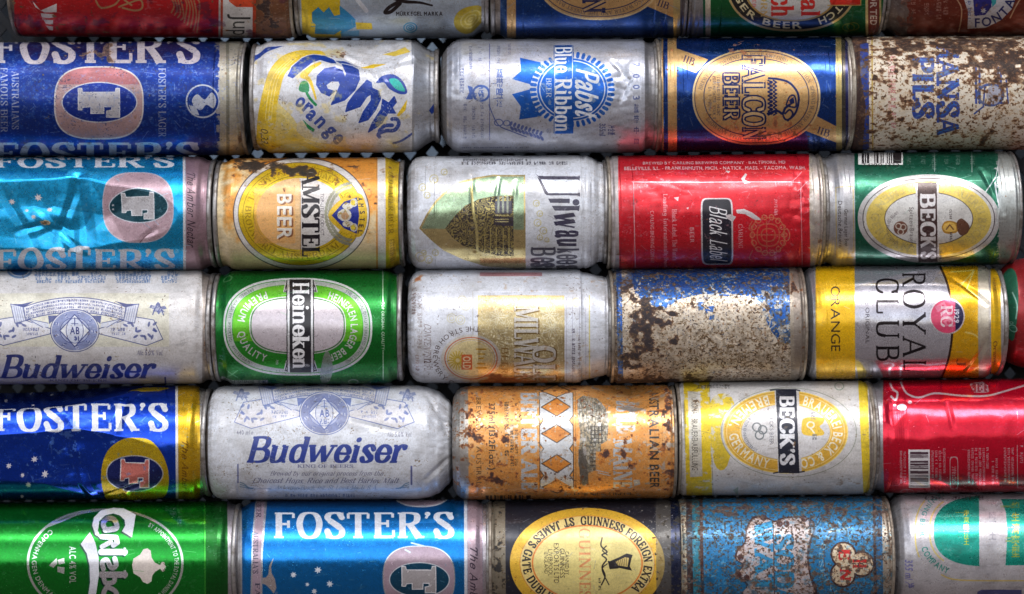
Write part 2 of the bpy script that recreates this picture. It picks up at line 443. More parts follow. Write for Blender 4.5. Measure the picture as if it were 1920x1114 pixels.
    def micro(s, x, y, L, h, ang, col, sp='s', fill=.6, gap=.16, alpha=.8, **k):
        """a line of print too small to read, centred at x,y"""
        if sp == 's': y = s.v(y)
        a = math.radians(ang); ca, sa = math.cos(a), math.sin(a)
        ex, ey = abs(L / 2 * ca) + abs(h * sa), abs(L / 2 * sa) + abs(h * ca)
        q = s.sl(x - ex, x + ex, y - ey, y + ey, sp)
        if q is None: return
        X, Y = s.grid(q, sp); dx, dy = X - x, Y - y
        l = (dx * ca + dy * sa + L / 2) / (h * .78); u = (dx * sa - dy * ca) / h + .5
        n = int(L / (h * .78)) + 2
        bits = s.rng.random((n, 5, 3)) < fill
        bits[:, :, 0] |= s.rng.random((n, 1)) < .5
        bits[s.rng.random(n) < gap] = False
        ci = np.floor(l).astype(int); cu = np.floor((l - ci) * 4).astype(int); ui = np.floor(u * 5).astype(int)
        ok = (ci >= 0) & (ci < n - 1) & (cu < 3) & (ui >= 0) & (ui < 5) & (l * h * .78 < L)
        m = np.zeros(X.shape, np.float32)
        m[ok] = bits[ci[ok], ui[ok], cu[ok]]
        s.put(q, m, col, alpha=alpha, **k)
    def star(s, x, y, r, col, n=7, ri=.5, **k):
        pts = []
        for i in range(2 * n):
            rr = r if i % 2 == 0 else r * ri; t = math.pi * i / n
            pts.append((x + rr * math.cos(t), y + rr * math.sin(t)))
        s.poly(pts, col, **k)
    def bars(s, x0, x1, y0, y1, along='x', bg=(215, 215, 215), fg=(35, 30, 35), n=46, frame=True):
        if frame: s.poly([(x0 - 3, y0 - 3), (x1 + 3, y0 - 3), (x1 + 3, y1 + 3), (x0 - 3, y1 + 3)], bg, metal=.1)
        bits = s.rng.random(n) < .5
        for i in range(n):
            if not bits[i]: continue
            if along == 'x':
                a, b = x0 + (x1 - x0) * i / n, x0 + (x1 - x0) * (i + 1.05) / n
                s.poly([(a, y0), (b, y0), (b, y1), (a, y1)], fg)
            else:
                a, b = y0 + (y1 - y0) * i / n, y0 + (y1 - y0) * (i + 1.05) / n
                s.poly([(x0, a), (x1, a), (x1, b), (x0, b)], fg)
    def shape(s, fn):
        """mask of what fn paints"""
        keep = s.c, s.m, s.r
        s.c, s.m, s.r = np.zeros_like(s.c), s.m.copy(), s.r.copy()
        fn(); k = s.c[..., 0]; s.c, s.m, s.r = keep
        return k
    ALL = (slice(None), slice(None))
    # ---- wear
    def noise(s, scale, oc=4, ax=1.0): return fbm(s.H, s.W, scale * TS, oc, s.rng, ax)
    def blob(s, blobs):
        """soft bias field: (x, y, rx, ry, weight)"""
        f = np.zeros((s.H, s.W), np.float32)
        for x, y, rx, ry, w in blobs:
            f += w * np.exp(-(((s.X - x) / rx) ** 2 + ((s.Y - y) / ry) ** 2))
        return f
    def rust(s, th, scale=14, blobs=(), cols=((45, 26, 22), (120, 70, 38)), soft=.05, alpha=.95, oc=5, wet=.85, ax=1.0):
        n = s.noise(scale, oc, ax) + s.blob(blobs)
        m = sstep(th, th + soft, n)
        t = np.clip((n - th - soft) / .12, 0, 1)[..., None]
        t = np.clip(t + (s.noise(5, 2)[..., None] - .5) * .8, 0, 1)
        col = (np.array(cols[1], np.float32) * (1 - t) + np.array(cols[0], np.float32) * t) / 255
        halo = sstep(th - .07, th, n)[..., None] * alpha * .45
        s.c *= 1 - halo * (1 - np.array((206, 164, 120), np.float32) / 255)
        mm = (m * alpha)[..., None]
        s.c += (col - s.c) * mm
        s.m *= 1 - m * alpha; s.r += (wet - s.r) * m * alpha; s.h += m * ((s.noise(2.6, 3) - .5) * .9 - .12)
    def specks(s, th=.74, scale=3.2, col=(70, 45, 30), alpha=.75, mod=30, blobs=()):
        n = .5 * s.noise(scale, 2) + .5 * s.noise(scale * .55, 2, 1.4) + .55 * (s.noise(mod, 4) - .5) + s.blob(blobs)
        th = th - .02
        m = sstep(th, th + .10, n) * alpha
        s.c += (np.array(col, np.float32) / 255 - s.c) * m[..., None]
        s.m *= 1 - m; s.r += (.8 - s.r) * m
    def fade(s, th, scale, col, alpha=.8, blobs=(), metal=.8, rough=.4, soft=.1, oc=5):
        n = s.noise(scale, oc) + s.blob(blobs)
        m = sstep(th, th + soft, n) * alpha
        s.put((slice(None), slice(None)), m, col, metal, rough)
    def grime(s, amount=.25, col=(90, 75, 60), scale=40):
        n = s.noise(scale, 5); m = np.clip((n - .42) * 2.0, 0, 1) * amount * .8
        s.c *= 1 - m[..., None] * (1 - np.array(col, np.float32) / 255)
        s.r += m * .3; s.m *= 1 - m * .4
        n2 = s.noise(7, 3); s.r += (n2 - .5) * .16
        # handling wear: fine pepper, smears along the can, rubbed bright patches, dirt toward both ends
        s.c *= 1 + (s.noise(1.9, 2)[..., None] - .5) * .15
        sm = s.noise(6, 4, 2.6); s.c *= 1 - np.clip(sm - .54, 0, 1)[..., None] * amount * 1.1
        rb = sstep(.67, .82, s.noise(3, 4, 1.8) + .4 * (s.noise(45, 3) - .5)) * min(.06 + amount * .6, .25)
        s.put(s.ALL, rb, (205, 205, 208), .8, .42)
        # drips and tide marks, long across the can, few
        dr = sstep(.70, .80, s.noise(3.2, 3, .22) + .30 * (s.noise(34, 2) - .5)) * min(amount, .4) * .9
        s.put(s.ALL, dr, (122, 98, 74), .15, .7)
        ends = np.exp(-np.minimum(s.X - s.X[:, :1], s.X[:, -1:] - s.X) / 16)
        dn = np.clip(s.noise(9, 4) * 1.6 - .55, 0, 1) * ends
        s.put(s.ALL, dn * .75, (58, 46, 36), .2, .8)
        s.h += (s.noise(30, 3) - .5) * .25
    def scratches(s, n=14, col=(200, 200, 205), lmax=26, w=.9, alpha=.6):
        for _ in range(n):
            x = s.rng.uniform(s.xl + 20, s.xr - 20); y = s.rng.uniform(s.ym - s.R * .9, s.ym + s.R * .9)
            a = s.rng.uniform(0, 6.28); l = s.rng.uniform(4, lmax)
            s.line([(x, y), (x + math.cos(a) * l, y + math.sin(a) * l * .7)], w, col, metal=.8, alpha=alpha)
    def edgewear(s, x0, x1, col=(165, 165, 170), th=.5):
        """print rubbed off towards an end: full at x1, none at x0"""
        f = (s.X - x0) / (x1 - x0)
        m = sstep(th, th + .12, s.noise(8, 4) * .7 + np.clip(f, -1, 1.3) * .5)
        m *= (f > -.8)
        s.put((slice(None), slice(None)), m, col, .85, .38)

def make_image(name, arr, srgb):
    h, w = arr.shape[:2]
    im = bpy.data.images.new(name, w, h, alpha=True, float_buffer=False)
    im.colorspace_settings.name = 'sRGB' if srgb else 'Non-Color'
    im.alpha_mode = 'CHANNEL_PACKED'
    full = np.ones((h, w, 4), np.float32); full[..., :arr.shape[2]] = np.clip(arr, 0, 1)
    im.pixels.foreach_set(full[::-1].ravel()); im.update(); im.pack()
    return im
# ------------------------------------------------------------------ printed designs, in photo pixels
def Q(ox, oy, k=3.0):
    return lambda *v: [(ox + v[i] / k, oy + v[i + 1] / k) for i in range(0, len(v), 2)]

SIL = (190, 192, 200)

def letter_F(c, x, y, w, h, col, edge, ecol):
    """the slab F lying on its back: stem along the top, arms hanging down"""
    P = lambda g: [(x - w - g, y - h - g), (x - w + 5 + g, y - h - g), (x - w + 8, y - h + h * .28 - g), (x + w - 8, y - h + h * .28 - g), (x + w - 5 - g, y - h - g), (x + w + g, y - h - g),
                   (x + w + g, y + h + g), (x + w * .40 - g, y + h + g), (x + w * .40 - g, y + h * .62 - g), (x + w * .64 - g, y + h * .55 - g), (x + w * .64 - g, y + h * .25 + g),
                   (x + w * .22 + g, y + h * .25 + g), (x + w * .22 + g, y + h * .72 + g), (x - w * .38 - g, y + h * .72 + g), (x - w * .38 - g, y + h * .25 + g),
                   (x - w + 8, y + h * .3 + g), (x - w + 5 + g, y + h * .48 + g), (x - w - g, y + h * .48 + g)]
    c.poly(P(1.6), ecol, metal=.3)
    c.poly(P(0), col, metal=.5)

def fosters_stars(c, pts, col):
    for x, y, r in pts: c.star(x, y, r, col, metal=.3)

def art_fosters_navy(c):
    c.fade(.62, 30, (50, 34, 84), .6, blobs=[(150, 80, 200, 26, .35), (330, 86, 60, 26, .2), (200, 190, 300, 60, -.4)], metal=.75)
    c.fade(.60, 6, (40, 84, 170), .5, metal=.85, blobs=[(220, 190, 260, 60, .06)])
    L = (186, 180, 190)
    c.th("FOSTER'S", 'slab', -14, 376, 77, 118, L, metal=.35)
    c.th("FOSTER'S", 'slab', -14, 374, 268, 296, (175, 185, 205), metal=.35)
    c.text('®', 'sans', 388, 276, 8, 9, 0, (150, 160, 180))
    P = Q(0, 0)
    c.ell(185, 193, 84, 69, (196, 190, 190), n=2.9, metal=.4)
    c.ell(185, 193, 81.5, 66.5, (168, 138, 140), n=2.9, metal=.5)
    c.ell(185, 193, 81.5, 66.5, (158, 84, 92), n=2.9, metal=.5, y1=158, alpha=.75)
    c.ell(186, 192, 71, 39, (196, 196, 204), metal=.5)
    c.ell(186, 192, 69, 37, (16, 44, 140), metal=.8)
    letter_F(c, 185, 193, 38, 27, (178, 176, 184), 1, (196, 196, 204))
    c.tv("AUSTRALIANS", 'serif', 22, 35, 133, 243, (150, 155, 180))
    c.tv("FAMOUS BEER", 'serif', 1, 14, 126, 248, (150, 155, 180))
    c.tv("FOSTER'S LAGER", 'serif', 297, 311, 127, 257, (150, 155, 180))
    c.ell(380, 190, 32, 32, (175, 180, 195), w=3, metal=.6)
    c.poly(P(1080, 560, 1110, 530, 1150, 560, 1190, 520, 1215, 560, 1200, 610, 1160, 590, 1130, 620, 1090, 600), (175, 180, 195), smooth=True, metal=.6)
    c.poly(P(1060, 590, 1100, 600, 1120, 650, 1080, 640), (165, 172, 190), metal=.6)
    c.edgewear(396, 416, (160, 158, 165), .62)
    c.band(412, 500, (168, 164, 152), metal=.75, rough=.42)
    c.band(424, 430, (120, 118, 105), metal=.7)
    c.fade(.66, 4, (120, 135, 185), .45, metal=.8, blobs=[(200, 180, 190, 40, .05)])
    c.specks(.72, 3, (12, 24, 70), .5, mod=30)
    c.rust(.80, 14, blobs=[(170, 100, 40, 18, .3), (455, 265, 14, 30, .35), (205, 92, 12, 30, .3)], cols=((60, 38, 30), (128, 96, 74)), alpha=.8)
    c.scratches(30, (150, 165, 205)); c.grime(.25)

def art_fanta(c):
    B, Yc, G = (28, 62, 158), (226, 190, 36), (22, 135, 80)
    P = Q(440, 0)
    c.poly(P(90, 360, 100, 300, 180, 265, 280, 258, 200, 285, 120, 320), B)
    c.line(P(480, 305, 330, 330, 245, 400, 205, 520, 180, 660, 175, 800), 22, Yc, smooth=True, w1=38)
    c.poly(P(190, 640, 260, 640, 330, 720, 420, 790, 620, 830, 640, 862, 180, 862), (228, 198, 70), smooth=True, alpha=.7)
    c.fade(.56, 5, (212, 210, 210), .7, blobs=[(540, 262, 60, 30, .02), (640, 150, 160, 60, -.3), (490, 150, 30, 70, -.1)], metal=.12)
    c.line(P(440, 290, 300, 320, 215, 400, 170, 520), 8, (230, 200, 70), smooth=True)
    for o in (-18, 0, 16):
        c.line(P(330 + o, 330, 240 + o, 420, 205 + o, 540, 188 + o, 680), 1.4, (244, 224, 130), smooth=True)
    c.line(P(180, 830, 330, 790, 480, 850, 640, 860), 14, Yc, smooth=True, w1=4, alpha=.8)
    c.line(P(240, 600, 330, 700, 300, 780), 12, (232, 206, 90), smooth=True, alpha=.6)
    c.poly(P(700, 345, 780, 330, 850, 345, 780, 362), Yc)
    c.poly(P(830, 280, 960, 255, 990, 290, 900, 300), Yc, alpha=.8)
    c.poly(P(910, 650, 970, 560, 960, 620, 920, 660), Yc)
    Z = Q(460, 70, 4.843)
    c.line(Z(530, 345, 600, 280, 680, 235), 13, Yc, smooth=True, w1=5); c.line(Z(530, 350, 590, 400, 640, 560), 10, Yc, smooth=True, w1=3)
    for pts in ((390, 350, 430, 270, 520, 195, 620, 155, 720, 155, 800, 190, 822, 226, 780, 230, 680, 200, 600, 230, 500, 310, 430, 367),
                (830, 200, 920, 190, 1020, 235, 960, 237, 860, 216),
                (905, 370, 880, 300, 810, 270, 720, 290, 655, 350, 648, 430, 690, 500, 760, 532, 808, 490, 745, 472, 730, 432, 780, 396, 850, 395, 862, 430, 815, 540, 780, 612, 900, 570, 990, 480, 1036, 380, 1025, 290, 970, 240, 880, 230, 922, 330),
                (1105, 390, 1000, 500, 930, 600, 910, 676, 1040, 630, 1100, 540, 1142, 510, 1142, 575, 1070, 680, 1030, 776, 1110, 750, 1180, 660, 1226, 560, 1210, 490, 1150, 462, 1142, 412),
                (1350, 540, 1370, 590, 1330, 640, 1360, 690, 1290, 690, 1230, 790, 1115, 860, 1150, 780, 1230, 660, 1240, 610, 1245, 565, 1300, 600)):
        c.line(Z(*pts), 6, (214, 214, 222), closed=True); c.poly(Z(*pts), B, metal=.25); c.line(Z(*pts), 2.4, B, closed=True, metal=.25)
    for w, col in ((12, (214, 214, 222)), (7, (52, 78, 160))):
        c.line(Z(1330, 745, 1375, 745, 1390, 790, 1350, 845, 1270, 850, 1205, 880, 1215, 905), w, col, smooth=True); c.line(Z(1215, 850, 1260, 805, 1330, 800), w, col, smooth=True)
    c.poly(P(795, 465, 830, 425, 890, 418, 945, 455, 970, 520, 930, 530, 870, 500, 840, 465), B, smooth=True)
    c.poly(P(868, 448, 915, 445, 950, 490, 955, 515, 905, 500), (40, 170, 160), smooth=True, metal=.4)
    c.poly(P(360, 500, 375, 460, 410, 460, 420, 510, 400, 520, 370, 515), G, smooth=True)
    c.line(P(400, 510, 420, 550, 455, 590), 5, G, smooth=True)
    c.poly(P(380, 670, 410, 700, 450, 730, 440, 745, 410, 725), G)
    for ch, x, y, r in (('o', 378, 565, 40), ('r', 420, 600, 42), ('a', 440, 640, 46), ('n', 490, 680, 48), ('g', 545, 730, 50), ('e', 590, 775, 50)):
        p = P(x, y)[0]
        c.text(ch, 'black', p[0], p[1], 31, 21, r, (212, 214, 222), sp='p')
        c.text(ch, 'black', p[0], p[1], 27, 18.5, r, (52, 78, 166), sp='p')
    c.tv("0,33 l", 'sans', 488, 502, 242, 277, (90, 80, 60))
    c.poly(P(1090, 640, 1120, 590, 1130, 640, 1105, 670), B)
    c.line(P(890, 805, 940, 790, 1000, 750), 4, (60, 80, 160), smooth=True)
    c.micro(590, 285, 190, 6, 0, (60, 60, 90))
    c.micro(700, 287, 120, 6, 0, (70, 60, 60))
    c.band(772, 830, (170, 174, 184), metal=.65, rough=.35)
    c.poly(P(1090, 640, 1120, 590, 1130, 640, 1105, 670), B)
    c.fade(.76, 2.5, (205, 205, 212), .8, blobs=[(730, 225, 40, 30, .16), (560, 200, 40, 40, .05)])
    c.fade(.62, 24, (226, 200, 110), .45, blobs=[(530, 250, 60, 30, .16), (600, 270, 90, 16, .2), (720, 130, 60, 40, -.2)], metal=.1)
    c.specks(.80, 3.5); c.specks(.86, 7, (110, 90, 60), .6)
    c.rust(.92, 10, blobs=[(640, 95, 30, 12, .35), (805, 95, 14, 20, .3), (520, 275, 60, 10, .2)], alpha=.7)
    c.scratches(18, (150, 150, 155)); c.grime(.4)

def art_ribbon(c):
    B = (24, 92, 190); W = (196, 200, 214); P = Q(880, 0)
    c.poly(P(285, 325, 400, 350, 420, 420, 345, 475, 240, 445, 290, 400), B, metal=.75)
    c.poly(P(240, 530, 350, 500, 420, 640, 400, 655, 280, 672, 290, 600), B, metal=.75)
    c.ell(1073, 168, 79, 70, W, metal=.6)
    for i in range(44):
        t = 2 * math.pi * i / 44
        c.line([(1073 + 70 * math.cos(t), 168 + 62 * math.sin(t)), (1073 + 77 * math.cos(t), 168 + 68 * math.sin(t))], 6.2, B, metal=.7)
    c.ell(1073, 168, 66, 58, B, metal=.75)
    c.ell(1073, 168, 62, 54.5, (205, 212, 228), w=2, metal=.6)
    c.poly(P(475, 255, 585, 255, 585, 752, 475, 752), B, metal=.75)
    c.line(P(480, 258, 480, 750), 1.2, W); c.line(P(580, 258, 580, 440), 1.2, W)
    c.tv("Blue Ribbon", 'slab', 1041, 1072, 88, 247, (226, 230, 240), metal=.3)
    c.tv("Pabst", 'script', 1080, 1122, 126, 216, (220, 226, 238), grow=1.6, metal=.3)
    c.tv("BEER", 'serif', 1024, 1034, 146, 183, W)
    for i, ch in enumerate('蓝带啤酒'):
        c.text(ch, 'bold', 937, 138 + i * 18, 13, 14, 0, (70, 95, 165))
    E = Q(440, 0)
    c.ell(902, 175, 17, 16, (70, 100, 175), w=4); c.micro(902, 175, 26, 9, 90, (70, 100, 175)); c.micro(895, 178, 26, 9, 0, (70, 100, 175))
    c.poly(E(1310, 480, 1340, 490, 1340, 560, 1300, 560, 1320, 520), (70, 100, 175))
    c.micro(866, 150, 60, 8, 90, (90, 100, 140)); c.micro(883, 110, 50, 6, 90, (110, 118, 150))
    for x, y, L in ((872, 225, 90), (888, 232, 70), (904, 230, 80), (882, 105, 60), (900, 100, 40), (935, 100, 50), (955, 90, 40)):
        c.micro(x, y, L, 6, 90, (105, 112, 150), alpha=.7)
    c.line([(918, 82), (918, 262)], 1.5, (90, 100, 160))
    c.line(E(1430, 590, 1480, 700, 1560, 740, 1640, 770), 2, (80, 95, 160), smooth=True)
    for i in range(9):
        x, y = 958 + i * 7, 236 + i * 2.3
        c.ell(x, y - 4, 2.6, 5, (90, 105, 165), rot=25); c.ell(x + 2, y + 5, 2.6, 5, (90, 105, 165), rot=-35)
    c.ell(935, 230, 9, 7, (90, 105, 165), w=2); c.ell(950, 231, 7, 6, (90, 105, 165), w=2)
    for i, ch in enumerate('7003蓝带中国'):
        c.text(ch, 'bold', 1193, 122 + i * 20.5, 12, 10, 90 if i < 4 else 0, (70, 82, 135), alpha=.85)
    c.tv("355ml", 'bold', 1124, 1135, 231, 258, (80, 90, 140)); c.tv("净含量", 'bold', 1141, 1151, 234, 256, (80, 90, 140))
    c.text('®', 'sans', 1029, 246, 10, 10, 0, (110, 120, 160))
    c.micro(930, 277, 130, 5, 0, (50, 60, 110)); c.micro(985, 283, 240, 5, 0, (70, 75, 110))
    c.band(1209, 1240, (150, 150, 156), metal=.8, rough=.35)
    c.band(820, 838, (160, 160, 165), metal=.7, rough=.4)
    c.fade(.66, 10, (172, 172, 180), .6, blobs=[(880, 110, 60, 30, .06)])
    c.rust(.99, 18, blobs=[(1120, 262, 70, 12, .1)], cols=((150, 90, 90), (190, 120, 120)), alpha=.4)
    c.specks(.84, 3.5, alpha=.5); c.grime(.35); c.scratches(16, (215, 215, 220))

def falcon_ribbons(c, P, G, N):
    pass

def art_falcon(c):
    G, N = (206, 166, 112), (26, 38, 92); P = Q(1280, 0); P3 = Q(880, 0)
    c.band(1225, 1241, (150, 145, 138), metal=.85, rough=.35)
    c.band(1241, 1244, G, metal=.7); c.band(1252, 1269, G, metal=.75, rough=.3)
    c.poly(P3(1115, 262, 1175, 275, 1345, 335, 1275, 410, 1165, 370), G, metal=.75, rough=.3)
    c.poly(P(690, 735, 745, 650, 865, 712, 865, 805), G, metal=.75, rough=.3)
    c.ell(1418, 182, 120, 90, (222, 196, 148), n=2.25, metal=.75, rough=.3)
    c.ell(1418, 182, 117, 87.5, G, n=2.25, metal=.75, rough=.3)
    c.ell(1418, 182, 116, 86.5, N, n=2.25, w=1.2); c.ell(1418, 182, 99, 73, N, n=2.2, w=1.5)
    c.arc("BREWED ACCORDING TO PURE SWEDISH TRADITION", 'serif', 1418, 182, 107, 80, -170, -20, 7, (110, 95, 95))
    c.arc("SPRING WATER AND THE FINEST BARLEY MALT AND HOPS", 'serif', 1418, 182, 107, 80, -15, 150, 7, (110, 95, 95))
    for s, x0, x1, y0, y1 in (("FALCON", 1393, 1433, 102, 262), ("BEER", 1357, 1385, 135, 225)):
        c.tv(s, 'slab', x0, x1, y0, y1, N, grow=2.4)
        c.tv(s, 'slab', x0, x1, y0, y1, (214, 180, 132), grow=-.9, metal=.6)
    for x, L in ((1331, 70), (1339, 84), (1347, 90)): c.micro(x, 184, L, 6, 90, (120, 100, 95))
    L = lambda *p, **k: c.line(P(*p), k.pop('w', 4), N, smooth=True, **k)
    L(485, 440, 540, 445, 600, 465, 645, 520, 650, 580, 630, 640, 590, 678)
    for i in range(9):
        y = 452 + i * 22
        c.line(P(480, y, 505, y + 10, 480, y + 20), 2.6, N); c.line(P(510, y, 528, y + 10, 510, y + 20), 2.6, N)
        c.ell(*P(497, y + 10)[0], 3, 3, N)
    L(478, 640, 530, 625, 560, 640, 575, 610, 600, 590, w=4.5)
    L(560, 640, 575, 672, 600, 670, 618, 640, 600, 618, 575, 640, w=3.4)
    L(582, 590, 600, 545, 628, 540, 636, 600, 600, 600, w=3)
    c.poly(P(596, 565, 622, 545, 628, 580, 606, 590), N)
    c.text("IIB", 'serif', 1292, 113, 13, 22, 20, (60, 52, 90), sp='p'); c.text("IIB", 'serif', 1543, 247, 13, 24, 20, (60, 52, 90), sp='p')
    c.band(1567, 1578, (190, 170, 110), metal=.8, rough=.3)
    c.band(1578, 1588, (70, 66, 60), metal=.7); c.band(1585, 1590, (30, 34, 90), metal=.6); c.band(1590, 1610, (176, 168, 162), metal=.85, rough=.4)
    c.rust(.78, 9, blobs=[(1430, 240, 80, 25, .22), (1400, 92, 40, 14, .22), (1385, 155, 8, 12, .25), (1418, 182, 110, 80, .03)], cols=((96, 52, 36), (150, 86, 50)), alpha=.75)
    c.specks(.85, 3, (170, 175, 190), .5); c.scratches(26, (160, 170, 200)); c.grime(.2)

def art_hansa(c):
    P = Q(1280, 0); B = (36, 62, 146)
    c.band(1590, 1626, (48, 26, 26), metal=.2, rough=.7)
    c.poly(P(1000, 250, 1048, 240, 1048, 840, 1010, 840, 1030, 600, 1000, 420), (34, 56, 140), metal=.4)
    c.band(1634, 1637, (176, 150, 70))
    for x0, x1, y0, y1, s in ((1712, 1750, 105, 222, 'PILS'), (1757, 1797, 83, 252, 'HANSA')):
        c.tv(s, 'slab', x0, x1, y0, y1, B, grow=1.2); c.tv(s, 'slab', x0, x1, y0, y1, (30, 90, 170), grow=-3.2)
    c.line(P(1470, 250, 1470, 320), 3, B)
    for x in (1650, 1670, 1775, 1790): c.line(P(x, 380, x, 580), 4, B)
    c.ell(1857, 178, 26, 22, (60, 80, 140), w=5); c.ell(1863, 178, 14, 18, (150, 150, 165))
    c.line(P(1700, 480, 1690, 600, 1640, 640), 3, B); c.line(P(1820, 450, 1830, 580, 1790, 580), 3, B)
    c.micro(1675, 165, 160, 9, 90, (180, 90, 100), alpha=.6); c.micro(1668, 165, 130, 6, 90, (190, 110, 110), alpha=.5)
    c.rust(.625, 10, oc=5, blobs=[(1890, 124, 50, 30, .30), (1770, 82, 190, 18, .24), (1825, 130, 20, 30, .12), (1690, 100, 50, 30, .10), (1850, 90, 80, 30, .12), (1690, 180, 40, 60, .06), (1760, 225, 120, 20, -.05), (1880, 250, 60, 30, .04)], cols=((38, 20, 14), (104, 66, 40)), soft=.07, ax=1.3)
    c.rust(.625, 3.4, oc=3, blobs=[(1760, 240, 140, 40, .01)], cols=((46, 26, 18), (120, 84, 52)), alpha=.85)
    c.fade(.58, 18, (176, 154, 120), .3, metal=.1, soft=.2)
    c.grime(.3, (150, 120, 90))

def art_bull(c):
    P = Q(0, 0); T = (176, 130, 90)
    c.band(-10, 13, (40, 34, 34), rough=.6); c.band(13, 27, (110, 92, 84), metal=.6, rough=.5)
    for p in ((180, 0, 230, 60, 320, 20, 320, 70, 250, 70, 200, 40), (230, 75, 300, 80, 320, 95, 240, 110), (245, 110, 300, 115, 300, 140, 260, 135), (260, 145, 300, 150, 300, 172, 280, 170)):
        c.poly(P(*p), (205, 196, 196), metal=.2)
    c.line(P(160, 0, 215, 70, 230, 100, 310, 110), 1.6, (200, 60, 60))
    for p in ((540, 5, 570, 45, 640, 30, 670, 0), (670, 40, 720, 20, 790, 0, 800, 45, 760, 60, 690, 45), (700, 0, 740, 30)):
        c.line(P(*p), 3.6, T, smooth=True)
    for i in range(9):
        x = 960 + i * 18
        c.line(P(x, -20, x + 20, 30 + 18 * (i % 4), x + 5, 70 + 14 * i), 3, T, smooth=True, alpha=.85)
    c.band(410, 414, (210, 200, 195)); c.band(414, 418, (190, 70, 40)); c.band(418, 474, (206, 202, 200), metal=.1)
    c.poly(P(1275, -60, 1425, -60, 1425, 40, 1330, 40, 1290, 10), (206, 66, 30))
    c.tv("Jupiler", 'sans', 437, 470, -70 if False else 24, 128, (24, 22, 26))
    c.band(474, 480, (196, 70, 36)); c.band(480, 560, (112, 68, 40), metal=.4, rough=.6)
    c.rust(.60, 14, blobs=[(495, 5, 20, 18, .4), (500, 40, 30, 30, .12), (520, 60, 20, 20, .1), (250, 20, 240, 60, -.25), (448, 20, 24, 60, -.15)], cols=((40, 22, 18), (128, 84, 50)))
    c.fade(.62, 26, (70, 30, 60), .5, metal=.5); c.specks(.80, 5, (50, 14, 18), .6); c.grime(.3)

def art_lemon(c):
    P = Q(440, 0); Yc, T = (224, 194, 40), (50, 146, 196)
    c.poly(P(370, -30, 590, -30, 600, 220, 380, 220), Yc, smooth=False)
    c.line(P(690, 0, 740, 60), 8, (216, 222, 230))
    c.poly(P(435, 70, 470, 40, 500, 70, 530, 40, 560, 90, 600, 80, 600, 170, 560, 195, 450, 190, 455, 140, 435, 120), T)
    c.poly(P(590, 30, 650, 80, 680, 110, 680, 150, 600, 190), T); c.poly(P(590, 180, 700, 170, 700, 205, 600, 205), T, alpha=.6)
    c.poly(P(680, 125, 770, 130, 775, 165, 685, 165), Yc)
    for y in (130, 150): c.line(P(430, y, 620, y - 4), 1.2, T)
    K = (34, 26, 28)
    c.line(P(960, -30, 920, 10, 870, 40, 845, 70, 880, 65, 930, 20), 6.5, K, smooth=True)
    c.line(P(900, -10, 960, 10, 1040, 15, 1110, 32), 8, K, smooth=True, w1=3)
    c.th("MÜRKEGEL MARKA", 'black', 742, 830, 22.5, 29.5, (50, 48, 56))
    for r in (13, 8, 4): c.ell(769, 52, r, r * .75, T, w=2)
    c.ell(880, 38, 30, 25, (206, 182, 60), rot=-20)
    for r in (20, 12, 6): c.ell(882, 38, r, r * .8, (222, 206, 110), w=3, rot=-20)
    c.band(902, 930, (160, 162, 168), metal=.7)
    c.band(545, 562, (150, 152, 158), metal=.7)
    c.specks(.84, 3.5, alpha=.5); c.grime(.3); c.scratches(12)

def art_falcon_top(c):
    G, N = (206, 166, 112), (26, 38, 92); P = Q(880, 0)
    c.band(905, 938, (140, 130, 122), metal=.8, rough=.4); c.band(940, 948, (24, 60, 110), metal=.7)
    c.band(950, 967, G, metal=.75, rough=.3)
    c.poly(P(985, 30, 1040, -40, 1170, -20, 1160, 105), G, metal=.75)
    c.ell(1123, -52, 120, 90, (222, 196, 148), n=2.25, metal=.75, rough=.3)
    c.ell(1123, -52, 117, 87, G, n=2.25, metal=.75, rough=.3)
    c.ell(1123, -52, 114, 84, N, n=2.25, w=1.2); c.ell(1123, -52, 99, 71, N, n=2.2, w=1.5)
    c.arc("PURE SPRING WATER AND THE FINEST BARLEY MALT", 'serif', 1123, -52, 107, 78, 5, 175, 7, (110, 95, 95), inward=True)
    c.tv("FALCON", 'slab', 1093, 1133, -130, 25, N, grow=1.6); c.tv("FALCON", 'slab', 1093, 1133, -130, 25, (214, 180, 132), grow=-1.6)
    c.text("IIB", 'serif', 1243, 8, 13, 22, 20, (60, 52, 90), sp='p')
    c.band(1262, 1275, (196, 176, 120), metal=.8); c.band(1275, 1300, (110, 105, 108), metal=.8)
    c.specks(.84, 4, (120, 150, 200), .5); c.edgewear(1180, 1300, (150, 170, 200), .95); c.grime(.2); c.scratches(18, (150, 170, 205))

